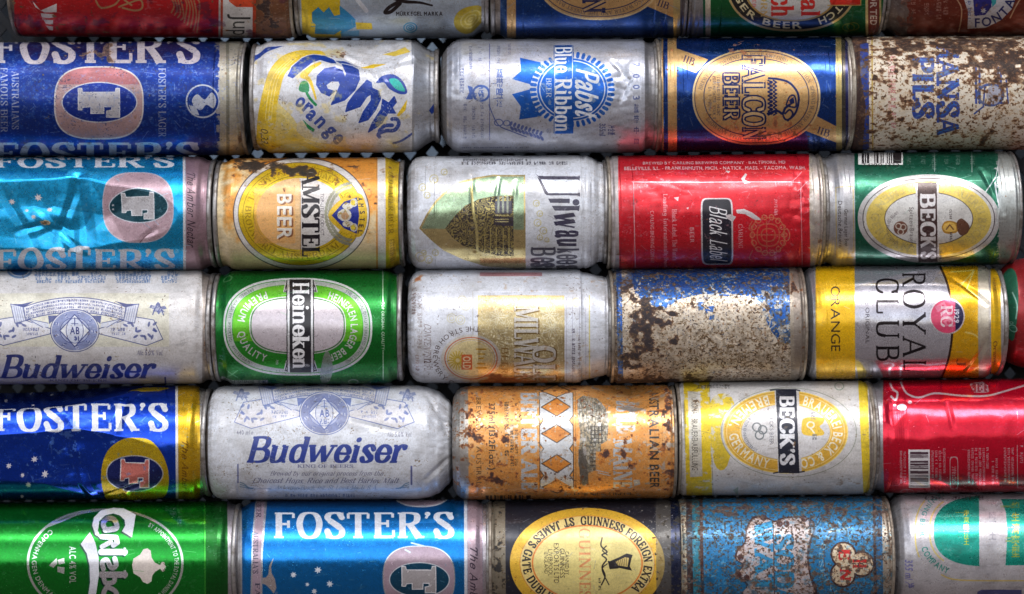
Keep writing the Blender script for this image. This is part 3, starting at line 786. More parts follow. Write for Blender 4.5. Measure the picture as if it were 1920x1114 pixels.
def art_dutch(c):
    P = Q(1280, 0); G = (196, 160, 90)
    c.band(1280, 1318, (150, 150, 152), metal=.8, rough=.35); c.band(1318, 1322, (20, 90, 60)); c.band(1322, 1332, (200, 190, 170), metal=.5)
    c.ell(1484, -40, 124, 99, (216, 190, 130), n=2.4, metal=.6); c.ell(1484, -40, 120, 95, (22, 22, 22), n=2.4, metal=.2)
    c.ell(1484, -40, 92, 80, G, n=2.4, metal=.6); c.ell(1484, -40, 88, 77, (196, 194, 190), n=2.4, metal=.2)
    c.arc("LAGER BEER", 'bold', 1484, -40, 105, 87, 190, 82, 12, (226, 214, 170), n=2.4)
    c.arc("DUTCH", 'bold', 1484, -40, 105, 87, 8, 66, 12, (226, 214, 170), n=2.4)
    R_ = (200, 40, 34)
    c.tv("Royal", 'slab', 1502, 1537, -85, 31, R_); c.tv("Dutch", 'slab', 1446, 1488, -85, 32, R_)
    c.tv("HORN", 'serif', 1426, 1438, -30, 33, G); c.tv("BEER", 'sans', 1410, 1417, -20, 16, (210, 110, 110))
    c.poly(P(815, -60, 1000, -60, 1000, 30, 830, 30), (214, 44, 30)); c.line(P(1000, -60, 1000, 30, 815, 30), 2, G)
    for x, y in ((930, 155), (955, 150)): c.ell(*P(x, y)[0], 12, 8, (110, 130, 50), w=2)
    c.ell(1350, 46, 8, 5, (30, 110, 60), w=2)
    c.band(1622, 1627, (210, 190, 130)); c.band(1627, 1648, (110, 38, 32), metal=.4); c.band(1648, 1652, (210, 190, 130))
    c.tv("· IMPORTED", 'bold', 1631, 1643, -60, 48, (200, 180, 170))
    c.band(1655, 1662, (60, 120, 80)); c.band(1659, 1680, (170, 168, 172), metal=.8)
    c.specks(.84, 4, (60, 110, 70), .5); c.grime(.25); c.scratches(16, (90, 150, 100))

def art_fontaine(c):
    P = Q(1280, 0)
    c.band(1640, 1700, (120, 112, 112), metal=.7, rough=.45); c.edgewear(1715, 1690, (120, 108, 106), .6)
    for x, L in ((1712, 60), (1737, 70), (1760, 60), (1773, 40)): c.micro(x, 12, L, 9, 90, (190, 150, 140), alpha=.6)
    c.line(P(1530, -20, 1565, 40, 1565, 110, 1550, 180), 2.5, (190, 150, 120), smooth=True)
    c.line(P(1840, 100, 1870, 40, 1900, -10), 2.5, (190, 150, 120), smooth=True)
    c.poly(P(1570, -40, 1605, 70, 1600, 162, 1700, 156, 1790, 112, 1850, 50, 1880, -40), (206, 206, 214))
    c.poly(P(1630, -40, 1640, 90, 1700, 84, 1735, 40, 1740, -40), (46, 44, 130)); c.poly(P(1735, 0, 1765, -10, 1760, 20, 1740, 40), (60, 160, 170))
    c.star(*P(1655, 70)[0], 8, (40, 40, 120)); c.star(*P(1690, 60)[0], 6, (210, 210, 220))
    c.arc("FONTAINE", 'bold', 1822, -22, 66, 62, -40, 122, 17, (40, 46, 110)) if False else None
    c.arc("ENIATNOF"[::-1], 'bold', *P(1655, -40)[0], 64, 56, 95, -30, 16, (40, 46, 110))
    c.micro(1817, 20, 40, 6, 90, (80, 90, 150))
    c.rust(.72, 16, blobs=[(1690, 40, 20, 40, .2)], cols=((50, 24, 20), (110, 56, 40)), alpha=.7); c.specks(.8, 4, (60, 26, 20), .5); c.grime(.3)

def fosters_light(c, ox, oy, side=1):
    pass

def art_fosters_crushed(c):
    L = (196, 200, 212)
    c.th("FOSTER'S", 'slab', -12, 327, 296, 314, L, metal=.3)
    c.th("FOSTER'S", 'slab', -12, 328, 468, 504, L, metal=.3)
    c.text('®', 'sans', 331, 472, 8, 8, 0, (150, 190, 215))
    c.ell(257, 389, 68.5, 66.5, (190, 176, 190), n=2.7, metal=.45); c.ell(257, 389, 66.5, 64.5, (176, 148, 160), n=2.7, metal=.45)
    c.ell(258, 386, 57.5, 34, L, metal=.4); c.ell(258, 386, 55.5, 32, (12, 62, 78), metal=.6)
    letter_F(c, 257, 386, 30, 25, (176, 174, 180), 1, (210, 212, 220))
    for y in (382, 391): c.star(209, y, 3, L)
    fosters_stars(c, ((18, 373, 7), (68, 364, 8), (45, 393, 4.5), (88, 391, 6.5), (58, 408, 6)), (206, 196, 200))
    c.band(343, 348, (206, 204, 210), metal=.4); c.band(348, 400, (150, 122, 134), metal=.6, rough=.35)
    c.tv("The Amber Nectar", 'hand', 351, 366, 322, 462, (40, 28, 40), grow=.3)
    c.rust(.9, 8, blobs=[(80, 422, 14, 8, .6)], cols=((90, 70, 50), (190, 160, 120)))
    c.line([(262, 455), (275, 442), (288, 436)], 1.6, (110, 80, 90), smooth=True)
    c.scratches(26, (150, 205, 235)); c.grime(.2)

def art_amstel(c):
    P = Q(380, 270); O, W, Yc = (226, 152, 62), (212, 208, 206), (222, 188, 38)
    c.fade(.30, 30, (224, 206, 168), .95, metal=.15, blobs=[(560, 500, 260, 26, .6), (560, 470, 260, 22, .25), (404, 400, 12, 200, .7), (700, 450, 14, 60, .25), (560, 380, 200, 70, -.35), (640, 310, 160, 30, -.3)], soft=.35)
    c.band(705, 708, (206, 140, 60)); c.band(708, 723, W, metal=.2); c.band(723, 748, Yc, metal=.55, rough=.3)
    c.tv("OLD LAGER BEER", 'serif', 728, 737, 320, 440, (150, 120, 30)); c.micro(735, 475, 60, 8, 90, (150, 120, 30))
    c.ell(565, 401, 128, 106, (40, 34, 50), n=2.1); c.ell(565, 401, 126.5, 104.5, W, n=2.1, metal=.2)
    c.ell(563, 401, 117, 97, (60, 50, 60), n=2.05); c.ell(563, 401, 116, 96, Yc, n=2.05, metal=.55, rough=.3)
    c.ell(563, 401, 108, 89, (120, 96, 26), n=2.05, w=.9); c.ell(563, 401, 88, 72, (120, 96, 26), n=2.05, w=1)
    c.arc("DE AMSTEL BROUWERIJ AMSTERDAM", 'serif', 563, 401, 98, 80, 262, 45, 11, (160, 128, 26), n=2.05)
    c.arc("QUALITEIT", 'serif', 563, 401, 98, 80, -78, -25, 11, (160, 128, 26), n=2.05)
    c.ell(563, 401, 82, 67, W, n=2.1, metal=.2); c.ell(563, 401, 82, 67, (226, 186, 134), n=2.1, x1=562, metal=.2)
    for i in range(20): c.line([(480 + i * .6, 345 + i * 6), (560, 345 + i * 6)], .8, (214, 166, 106), alpha=.7)
    c.poly(P(290, 250, 520, 245, 520, 560, 290, 560), (232, 170, 98), alpha=.65)
    c.tv("BEER", 'bold', 523, 549, 364, 452, (140, 90, 60)); c.tv("BEER", 'bold', 520, 546, 362, 450, (232, 226, 216))
    c.line([(563, 340), (563, 480)], 1.6, (190, 140, 80))
    c.tv("AMSTEL", 'slab', 566, 599, 322, 482, (22, 18, 26), track=-.03); c.text("'", 'bold', 594, 484, 10, 5, 90, (22, 18, 26))
    c.tv("TOP-LITE PRODUCT", 'sans', 601, 607, 362, 442, (90, 80, 90))
    for i in range(26):
        t = math.radians(95 + i * 6.8)
        for rr in (0, 7):
            c.ell(660 + (42 + rr) * math.cos(t), 401 + (50 + rr) * math.sin(t), 5, 2.6, (150, 150, 130), rot=math.degrees(t) + 60)
    c.poly(P(705, 402, 780, 310, 880, 278, 915, 330, 925, 400, 915, 475, 875, 525, 780, 490), (222, 184, 50), smooth=True, metal=.5)
    c.poly(P(725, 402, 795, 325, 868, 300, 880, 400, 866, 505, 795, 475), (24, 40, 136), metal=.4)
    for x, y, a, b in ((815, 350, 10, 6), (815, 450, 10, 6), (800, 400, 12, 12), (850, 330, 7, 8), (850, 470, 7, 8), (775, 400, 6, 8)):
        c.ell(*P(x, y)[0], a, b, (206, 202, 190)); c.micro(*P(x, y)[0], a * 1.6, b, 60, (150, 120, 50), sp='p')
    c.ell(*P(800, 405)[0], 7, 7, (190, 150, 110)); c.ell(*P(845, 330)[0], 4, 5, (220, 196, 60)); c.ell(*P(845, 470)[0], 4, 5, (220, 196, 60))
    for ch, y in zip("AMSTEL", (310, 345, 385, 425, 462, 495)): c.text(ch, 'bold', *P(900 - abs(y - 402) * .16, y)[0], 9, 7, 90, (40, 34, 60), sp='p')
    c.rust(.66, 12, blobs=[(468, 308, 26, 10, .45), (560, 322, 34, 10, .5), (585, 325, 20, 8, .25), (510, 312, 40, 8, .2), (520, 420, 140, 60, -.3), (640, 470, 120, 40, -.4), (740, 400, 20, 60, -.3)], cols=((20, 14, 12), (70, 48, 26)), soft=.14, alpha=.9)
    c.specks(.84, 3, alpha=.5); c.grime(.28); c.scratches(8)

def art_chapel(c):
    P = Q(740, 270); Z = Q(760, 280, 4.6425)
    ob = Z(118, 690, 180, 570, 260, 450, 360, 350, 480, 280, 600, 245, 760, 222, 1045, 222, 1045, 1040, 900, 1036, 700, 1020, 500, 960, 330, 880, 220, 790)
    c.poly(ob, (212, 196, 140), metal=.88, rough=.2)
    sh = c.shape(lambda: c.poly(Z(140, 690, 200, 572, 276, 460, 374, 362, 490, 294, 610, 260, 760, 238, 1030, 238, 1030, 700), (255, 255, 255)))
    c.put(c.ALL, sh, (172, 208, 178), metal=.88, rough=.2, alpha=.85)  # sky reflection on the gold foil, painted in as green
    inn = Z(345, 690, 420, 590, 520, 490, 640, 430, 780, 405, 940, 400, 940, 930, 800, 925, 640, 890, 500, 840, 410, 770)
    c.poly(inn, (176, 162, 104), metal=.8, rough=.25)
    mask = c.shape(lambda: c.poly(inn, (255, 255, 255)))
    n1 = c.noise(15, 3); lines = np.abs(((n1 * 8) % 1) - .5) < .27
    c.put(c.ALL, (mask * lines).astype(np.float32), (44, 38, 42), metal=.2, alpha=.9)
    c.line(Z(575, 300, 590, 540, 620, 700, 625, 900), 5, (216, 204, 140), smooth=True, metal=.85)
    for x in (690, 740, 790, 850, 900):
        c.line(Z(x, 690, x, 910), 2, (196, 182, 116), metal=.8)
    c.poly(Z(780, 450, 930, 450, 930, 560, 780, 560), (74, 76, 98), alpha=.8); c.poly(Z(775, 590, 935, 590, 935, 670, 775, 660), (58, 54, 72), alpha=.8)
    for x in (810, 850, 890): c.line(Z(x, 410, x, 545), 4, (150, 156, 140))
    for y in (575, 610, 630): c.line(Z(785, y, 895, y), 2, (190, 180, 130))
    for x, y, r in ((150, 330, 34), (190, 400, 30), (250, 260, 40), (340, 200, 30), (130, 940, 44), (200, 960, 36), (260, 900, 30), (160, 900, 24), (1140, 470, 30), (1170, 560, 28), (1150, 640, 34), (1200, 710, 34), (1170, 770, 26), (1230, 790, 22)):
        c.ell(*Z(x, y)[0], r / 4.64, r / 4.64, (186, 178, 136), w=1.6); c.ell(*Z(x + 10, y + 8)[0], r / 8, r / 8, (186, 178, 136), w=1.4)
    K = (58, 56, 78)
    c.poly(Z(1132, 212, 1160, 232, 1500, 236, 1520, 228, 1520, 272, 1500, 264, 1180, 262), K)
    c.poly(Z(1180, 262, 1500, 266, 1500, 378, 1232, 372, 1215, 330), (196, 204, 218), metal=.5)  # highlight across the M painted as pale silver
    c.poly(Z(1150, 240, 1180, 262, 1250, 392, 1215, 388), K)
    c.poly(Z(1215, 380, 1500, 384, 1520, 376, 1520, 412, 1500, 402, 1230, 400), K)
    c.poly(Z(1242, 428, 1430, 430, 1430, 468, 1262, 466), K); c.ell(*Z(1485, 462)[0], 6.5, 6, K)
    c.poly(Z(1275, 492, 1500, 494, 1520, 486, 1510, 540, 1495, 532, 1300, 534), K)
    for ch, x0, x1, y0, y1 in (('w', 1298, 1480, 556, 692), ('a', 1316, 1490, 704, 766), ('u', 1326, 1490, 776, 850)):
        c.text(ch, 'cond', *Z((x0 + x1) / 2 + 42, (y0 + y1) / 2)[0], (x1 - x0) / 4.64 / .66, (y1 - y0) / 4.64 * 1.02, 90, K, sp='p')
    c.text('k', 'cond', *Z(1412, 885)[0], 42, 11, 90, K, sp='p')
    for ch, y, L in (('e', 935, 9.5), ('e', 980, 8.5), ('s', 1026, 8)): c.text(ch, 'cond', *Z(1405 + 36, y)[0], 52, L, 90, K, sp='p')
    c.text('B', 'slab', *Z(1198, 888)[0], 45, 17, 90, K, sp='p'); c.text('e', 'cond', *Z(1190 + 45, 962)[0], 60, 10, 90, K, sp='p'); c.text('s', 'cond', *Z(1190 + 45, 1006)[0], 60, 8.5, 90, K, sp='p'); c.text('t', 'cond', *Z(1196, 1040)[0], 42, 7, 90, K, sp='p')
    c.micro(965, 306, 198, 6, 0, (50, 48, 60), sp='p'); c.micro(930, 300, 130, 5, 0, (50, 48, 60), sp='p')
    c.specks(.83, 3, alpha=.6); c.specks(.87, 6, (100, 80, 60), .5, blobs=[(1135, 430, 14, 80, .1)])
    c.rust(.93, 10, blobs=[(1140, 470, 10, 60, .3), (770, 480, 10, 40, .2)], alpha=.6); c.grime(.38); c.scratches(10, (120, 120, 120))

def art_red_label(c):
    P = Q(740, 270); P8 = Q(1280, 270); W = (226, 196, 202)
    c.band(1130, 1160, (176, 168, 170), metal=.4, rough=.45)
    c.th("BREWED BY CARLING BREWING COMPANY · BALTIMORE, MD", 'bold', 1206, 1474, 302.5, 307.5, (232, 190, 196))
    c.th("BELLEVILLE, ILL. - FRANKENMUTH, MICH. - NATICK, MASS. - TACOMA, WASH.", 'bold', 1171, 1512, 312, 318, (232, 190, 196))
    c.line([(1186, 341), (1502, 341)], 1.4, (226, 170, 180)); c.line([(1188, 341), (1190, 505)], 1.6, (226, 170, 180)); c.line([(1502, 341), (1503, 500)], 1.4, (226, 150, 160))
    for x, y in ((1500, 330), (1508, 350)): c.line([(x - 12, y + 8), (x + 4, y - 8)], 1.2, (226, 150, 160))
    c.ell(1344, 434, 30, 63, (206, 200, 204), n=9); c.ell(1344, 434, 27, 60.5, (26, 24, 36), n=9, metal=.1)
    c.tv("Black Label", 'script', 1330, 1363, 384, 488, (220, 218, 222), grow=.2)
    T = (230, 170, 178)
    c.tv("Black Label, The World's", 'serif', 1260, 1269, 392, 488, T); c.tv("Leading Internationally Brewed Beer", 'serif', 1244, 1252, 362, 505, T)
    c.tv("CARLING BREWING COMPANY", 'sans', 1219, 1226, 395, 492, T); c.tv("BEER", 'sans', 1293, 1301, 426, 456, T); c.tv("CARLING", 'serif', 1384, 1392, 420, 465, T)
    G = (206, 96, 74)
    for a, b in ((32, 34), (22, 22), (14, 13)): c.ell(1440, 441, a, b, G, w=2.4, n=2.6)
    c.line([(1412, 441), (1470, 441)], 2, G); c.line([(1437, 415), (1437, 470)], 2, G)
    for i in range(14):
        t = 2 * math.pi * i / 14; c.ell(1440 + 30 * math.cos(t), 441 + 34 * math.sin(t), 6, 5, (214, 120, 90), w=1.8, rot=i * 40)
    for y in (415, 470): c.line([(1410, y), (1404, y + 14), (1412, y + 20)], 2, G, smooth=True)
    c.ell(1474, 441, 7, 12, (214, 120, 90), w=2); c.micro(1455, 388, 40, 6, 90, T, alpha=.7); c.micro(1453, 482, 26, 5, 90, T, alpha=.7)
    for p in ((300, 370, 345, 365, 390, 385, 430, 415, 440, 430, 400, 425, 350, 395, 305, 390), (330, 195, 355, 165, 365, 170, 350, 200, 385, 218, 350, 222), (360, 390, 380, 380, 385, 400), (240, 150, 270, 152, 260, 165), (240, 400, 270, 395, 300, 410, 280, 440, 250, 420)):
        c.poly(P8(*p), (206, 196, 200), metal=.5)
    for p in ((1570, 300, 1600, 295, 1595, 320), (1640, 360, 1655, 355, 1650, 370)): c.poly(P(*p), (216, 190, 196))
    c.band(1518, 1560, (176, 164, 150), metal=.6, rough=.5); c.edgewear(1505, 1524, (196, 186, 180), .72)
    c.fade(.71, 6, (212, 150, 158), .5, blobs=[(1260, 360, 70, 30, .05)]); c.specks(.82, 3, (70, 14, 22), .6); c.specks(.86, 2.5, (230, 190, 195), .7)
    c.rust(.86, 9, blobs=[(1535, 440, 10, 60, .25), (1160, 480, 8, 40, .25), (1150, 340, 10, 50, .15)], alpha=.7); c.scratches(34, (226, 176, 184), 18); c.grime(.22)

def becks(c, cx, cy, a, b, Y1, ring, inner, ban, bx0, bx1, bt, edge, tcol, word="BECK'S"):
    c.ell(cx, cy, a, b, (190, 188, 190), n=2.1, metal=.5); c.ell(cx, cy, a - 9, b - 7, edge, n=2.1); c.ell(cx, cy, a - 10.5, b - 8.5, (200, 198, 196), n=2.1, metal=.4)
    c.ell(cx, cy, a - 16, b - 12, ring, n=2.05, metal=.45); c.ell(cx, cy, inner[0], inner[1], edge, n=2.0); c.ell(cx, cy, inner[0] - 1.3, inner[1] - 1.3, (204, 202, 200), n=2.0, metal=.25)

def art_becks_green(c):
    P = Q(1280, 270); S = (186, 186, 190); Yc = (214, 190, 96)
    c.band(1540, 1603, (176, 176, 182), metal=.75, rough=.35)
    c.fade(.2, 20, (196, 160, 80), .8, blobs=[(1570, 476, 40, 18, .9), (1570, 400, 60, 50, -.8), (1570, 300, 60, 50, -.8), (1742, 400, 130, 120, -2), (1870, 400, 60, 200, -2)], metal=.7, soft=.3) if False else None
    c.line(P(865, 240, 960, 240, 960, 640, 865, 640), 1.2, (196, 170, 90)); c.line(P(865, 240, 865, 640), 1.2, (196, 170, 90))
    c.tv("German Lager Beer", 'sans', 1583, 1590, 392, 462, (60, 50, 50)); c.tv("Deutsche Brauerei", 'sans', 1572, 1579, 376, 466, (60, 50, 50))
    c.bars(1613, 1691, 286, 306, 'x', n=40); c.th("74100 1332", 'sans', 1616, 1688, 306, 312, (40, 36, 40))
    for x, L in ((1705, 30), (1732, 30), (1752, 60), (1775, 30), (1797, 40), (1824, 30)): c.micro(x, 300, L, 8, 90, (120, 150, 140))
    c.line([(1753, 285), (1753, 322)], 1.4, (160, 180, 175)); c.line([(1823, 285), (1823, 322)], 1.4, (160, 180, 175))
    becks(c, 1741, 410, 133, 83, None, Yc, (83, 50), None, 0, 0, 0, (60, 50, 56), None)
    c.arc("BREMEN GERMANY", 'bold', 1741, 410, 100, 61, 262, 100, 15, (196, 176, 104)); c.arc("BRAUEREI BECK & CO", 'bold', 1741, 410, 100, 61, -78, 80, 15, (196, 176, 104))
    K = (64, 44, 44)
    c.poly(P(1312, 218, 1440, 218, 1440, 660, 1312, 660), (204, 200, 200)); c.poly(P(1322, 216, 1430, 216, 1430, 664, 1322, 664), K, metal=.3)
    c.tv("BECK'S", 'slab', 1726, 1753, 362, 486, (214, 210, 212), grow=.5)
    c.line(P(1315, 216, 1445, 232), 2, K)
    c.ell(1688, 428, 13, 13, (110, 70, 58)); c.ell(1684, 424, 6, 6, (200, 190, 180), w=2); c.ell(1693, 426, 6, 6, (200, 190, 180), w=2); c.ell(1688, 435, 6, 6, (200, 190, 180), w=2)
    c.arc("UNTER DEM REINHEITSGEBOT", 'sans', 1690, 428, 26, 30, 255, 105, 6, (90, 80, 84))
    c.tv("Spitzen-Brauerei", 'sans', 1705, 1713, 388, 464, (90, 80, 84))
    c.poly(P(1455, 470, 1470, 440, 1500, 432, 1540, 445, 1545, 490, 1510, 505, 1470, 500), (176, 130, 50), smooth=True); c.poly(P(1462, 468, 1475, 448, 1505, 440, 1530, 452, 1535, 485, 1505, 495, 1475, 490), (222, 180, 90), smooth=True)
    c.poly(P(1540, 440, 1570, 420, 1610, 460, 1600, 500, 1565, 515, 1545, 490), (96, 62, 46), smooth=True); c.line(P(1480, 480, 1500, 455, 1520, 480), 2.4, (120, 84, 50))
    c.micro(1782, 400, 22, 5, 90, (70, 60, 60)); c.micro(1782, 446, 24, 5, 90, (70, 60, 60))
    c.band(1872, 1884, (150, 150, 150), metal=.8, rough=.4); c.band(1886, 1890, (20, 90, 64)); c.band(1890, 1930, (178, 176, 174), metal=.8, rough=.4)
    c.edgewear(1858, 1876, (170, 176, 176), .66); c.line([(1848, 360), (1868, 330), (1874, 300)], 2, (200, 206, 208)); c.line([(1866, 342), (1874, 390), (1868, 420)], 2.6, (200, 206, 208))
    c.scratches(30, (160, 190, 180)); c.specks(.83, 3, alpha=.5); c.rust(.9, 9, blobs=[(1885, 350, 10, 60, .2), (1570, 480, 40, 10, .15)], alpha=.6); c.grime(.28)

def bud_emblem(c, x, y, s, N, pale=(196, 200, 216), word=True):
    """medallion on a ribbon with two wings; s = half width of the medallion"""
    k = s / 46.0; X = lambda *v: [(x + v[i] * k, y + v[i + 1] * k) for i in range(0, len(v), 2)]
    for m in (1, -1):
        w = X(m * 44, -3, m * 112, -26, m * 148, -20, m * 165, 16, m * 134, 28, m * 46, 6)
        c.poly(w, (208, 208, 216)); c.line(w, 1.3, N, closed=True)
        for i in range(14):
            px, py = 85 + (i * 37 % 62), -14 + (i * 23 % 34)
            if i < 9: px += 18
            c.ell(x + m * min(px, 150) * k, y + py * k, 5 * k, 2.2 * k, N, rot=i * 47, alpha=.7)
        c.micro(x + m * 82 * k, y - 2 * k, 30 * k, 6 * k, 0, N, sp='p', alpha=.6); c.micro(x + m * 82 * k, y + 6 * k, 26 * k, 5 * k, 0, N, sp='p', alpha=.5)
        r = X(m * 95, -44, m * 120, -50, m * 112, -14, m * 86, -20); c.poly(r, pale); c.line(r, 1.2, N, closed=True)
        for i in range(5): c.line(X(m * (98 + i * 4), -44 + i * -.6, m * (92 + i * 4), -20 + i), .8, N, alpha=.6)
        c.poly(X(m * 76, -55, m * 98, -50, m * 120, -50, m * 95, -44), N)
        c.poly(X(m * 50, -28, m * 30, -28, m * 48, -12), N, alpha=.8); c.poly(X(m * 50, -14, m * 88, -22, m * 70, -8, m * 48, -6), pale); c.line(X(m * 50, -14, m * 88, -22, m * 60, -6), 1, N)
    band = [(x + t * 96 * k, y + (-62 + 18 * t * t) * k) for t in np.linspace(-1, 1, 15)] + [(x + t * 92 * k, y + (-34 + 14 * t * t) * k) for t in np.linspace(1, -1, 15)]
    c.poly(band, (206, 206, 212)); c.line(band, 1.4, N, closed=True)
    for j in range(4):
        for t0 in np.linspace(-.88, .88, 9):
            yy = y + (-56.5 + 6.4 * j + (17 - j) * t0 * t0) * k
            c.micro(x + t0 * 92 * k, yy, 21 * k, 4.2 * k, math.degrees(math.atan(2 * 17 * t0 / 92)), N, sp='p', alpha=.75, gap=.1)
    c.ell(x, y, s, s * .87, N, w=1.4); c.ell(x, y, s - 1.5, s * .87 - 1.5, (212, 212, 216))
    c.ell(x, y, s - 3, s * .87 - 3, (128, 138, 180), w=s * .34)
    for i in range(60):
        t = i * .7; rr = s * (.70 + .2 * ((i * 37) % 11) / 11)
        c.ell(x + rr * math.cos(t), y + rr * .87 * math.sin(t), 2 * k, 1 * k, N if i % 2 else (212, 214, 222), rot=i * 50, alpha=.6)
    c.ell(x, y, s * .6, s * .53, N, w=1); c.ell(x, y, s * .6 - 1, s * .53 - 1, (160, 168, 200))
    c.poly(X(-28, 0, 0, -30, 28, 0, 0, 30), (216, 218, 224)); c.line(X(-28, 0, 0, -30, 28, 0, 0, 30), 1.6, N, closed=True)
    c.ell(x, y, s * .36, s * .52, (190, 196, 214)); c.ell(x, y, s * .36, s * .52, N, w=1)
    c.poly(X(-15, -8, 15, -8, 15, 8, -15, 8), (200, 204, 220)); c.text("AB", 'bold', x, y, 13 * k, 19 * k, 0, N, sp='p')
    c.line(X(0, -24, 0, -10), 1.6, N); c.micro(x, y + 15 * k, 16 * k, 9 * k, 0, N, sp='p'); c.line(X(-6, -13, 6, -13), 1.2, N)

def eagle(c, x, y, k, N):
    P = lambda *v: [(x + v[i] * k, y + v[i + 1] * k) for i in range(0, len(v), 2)]
    c.line(P(-9, 9, -2, -9, 2, -9, 9, 9), 2.2 * k, N, alpha=.8); c.line(P(-7, 3, 8, 3), 1.8 * k, N, alpha=.8)
    c.poly(P(-15, -3, -12, -8, -5, -6, 0, -13, 4, -9, 3, -4, 12, -6, 15, -1, 8, 1, 12, 5, 5, 5, 1, 9, -3, 3, -9, 4, -7, 0), N, alpha=.75)
    c.micro(x, y, 22 * k, 9 * k, 30, (190, 194, 210), sp='p', alpha=.6)

def art_bud_top(c):
    N = (38, 50, 116); P = Q(0, 490)
    c.poly(P(-60, 180, 950, 180, 950, 480, -60, 480), (206, 204, 178), alpha=.55)
    for j, (y, h) in enumerate(((513, 9), (521, 8), (528, 6))):
        for x, L in ((83, 36), (150, 100), (250, 70), (318, 36)):
            c.micro(x, y, L - 4 * j, h, 0, (80, 110, 160), sp='p', fill=.7)
    c.ell(37, 506, 24, 16, (90, 120, 160), w=4); c.ell(37, 506, 17, 11, (40, 80, 130))
    bud_emblem(c, 140, 620, 46, N); eagle(c, 296, 580, 1.1, (60, 70, 130))
    c.tv if False else None
    c.th("Budweiser", 'ital', -4, 286, 666, 709, N, track=-.04, grow=.5)
    c.th("KING OF BEERS.", 'serif', 92, 203, 711, 715, (80, 80, 120))
    c.th("Alc. 5.0% Vol.", 'ital', 256, 305, 657, 666, (110, 110, 140))
    c.line([(309, 708), (310, 722)], 3, N)
    c.band(378, 400, (160, 152, 148), metal=.75, rough=.4)
    c.specks(.80, 3.2); c.specks(.84, 6, (140, 120, 80), .5); c.specks(.9, 3, (20, 18, 30), .9)
    c.rust(.93, 9, blobs=[(372, 560, 16, 40, .15), (385, 640, 8, 60, .3)], alpha=.6); c.grime(.3); c.scratches(14, (150, 150, 155))

def art_heineken(c):
    P = Q(380, 490); W = (206, 208, 212); LG = (96, 184, 40)
    n = ((c.X * .5 + c.Y * .29) % 3 < 1.2) & ((c.X * .5 - c.Y * .29) % 3 < 1.8)
    c.put((slice(None), slice(None)), n.astype(np.float32) * (np.abs(c.X - 560) > 60), (14, 96, 36), alpha=.55)
    c.ell(558, 613, 140, 92, W, n=2.5, w=4, metal=.4); c.ell(558, 613, 135, 88, (60, 150, 50), n=2.5, metal=.6)
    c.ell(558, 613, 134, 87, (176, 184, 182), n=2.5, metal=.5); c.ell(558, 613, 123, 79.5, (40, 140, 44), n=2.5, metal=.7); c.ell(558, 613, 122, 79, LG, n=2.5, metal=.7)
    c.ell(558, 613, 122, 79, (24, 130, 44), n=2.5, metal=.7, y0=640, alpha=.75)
    c.ell(558, 610, 90.5, 54.5, W, n=2.7); c.ell(558, 610, 88.5, 52.5, (50, 110, 50), n=2.7); c.ell(558, 610, 86.5, 50.5, (196, 188, 196), n=2.7, metal=.55, rough=.3)
    c.arc("PREMIUM", 'bold', 558, 613, 106, 66, 243, 185, 13, W, n=2.5, track=.1); c.arc("QUALITY", 'bold', 558, 613, 106, 66, 176, 118, 13, W, n=2.5, track=.1)
    c.arc("HEINEKEN LAGER BEER", 'bold', 558, 613, 106, 66, -62, 62, 13, W, n=2.5, track=.1)
    c.arc("BREWED · HAARLEM · IMPORTED · AMSTERDAM", 'sans', 558, 613, 128, 83, 235, 130, 5.5, (70, 90, 80), n=2.5)
    c.arc("THE ORIGINAL QUALITY BREWED IN HOLLAND", 'sans', 558, 613, 128, 83, -50, 50, 5.5, (80, 100, 90), n=2.5)
    for m in (0, 1):
        y0, y1 = (525, 548) if m == 0 else (676, 697)
        c.poly([(531, y1), (536, y0), (590, y0), (596, y1)], W); c.poly([(533, y1 - 1), (538, y0 + 2), (588, y0 + 2), (594, y1 - 1)], (30, 30, 34)); c.poly([(535, y1 - 3), (540, y0 + 3), (586, y0 + 3), (592, y1 - 3)], W)
    c.poly([(537, 525), (589, 525), (589, 698), (537, 698)], (30, 30, 34)); c.poly([(539, 525), (587, 525), (587, 698), (539, 698)], W); c.poly([(543, 524), (583, 524), (583, 699), (543, 699)], (24, 24, 32), metal=.2)
    c.tv("Heineken", 'slab', 549, 580, 529, 692, (226, 226, 230), track=-.04)
    c.text('®', 'sans', 575, 686, 9, 9, 90, W)
    c.line([(718, 500), (718, 712)], 2, (170, 206, 176)); c.poly([(715, 566), (721, 566), (721, 656), (715, 656)], (14, 120, 40)); c.tv("TOP ORIGINAL QUALITY", 'bold', 715.5, 720.5, 566, 656, (200, 220, 204))
    c.poly([(606, 668), (616, 660), (624, 690), (616, 716), (600, 712)], (150, 160, 156), smooth=True, metal=.8, alpha=.9)
    for p in ((425, 696, 445, 708), (445, 695, 425, 709)): c.line([p[:2], p[2:]], 1.6, (90, 160, 110))
    c.poly([(414, 713), (502, 713), (502, 722), (414, 722)], (170, 176, 172)); c.micro(458, 716, 80, 5, 0, (30, 60, 40), sp='p')
    c.ell(427, 521, 9, 6, (100, 170, 110), w=2); c.ell(662, 716, 10, 5, (170, 190, 176), w=2); c.micro(413, 680, 26, 8, 90, (90, 160, 150)); c.micro(520, 534, 10, 5, 90, W); c.micro(519, 680, 12, 5, 90, W)
    c.band(744, 765, (166, 164, 172), metal=.85, rough=.3); c.band(385, 403, (150, 146, 152), metal=.8, rough=.4)
    c.scratches(12, (150, 200, 160)); c.specks(.86, 3, alpha=.5); c.grime(.15)

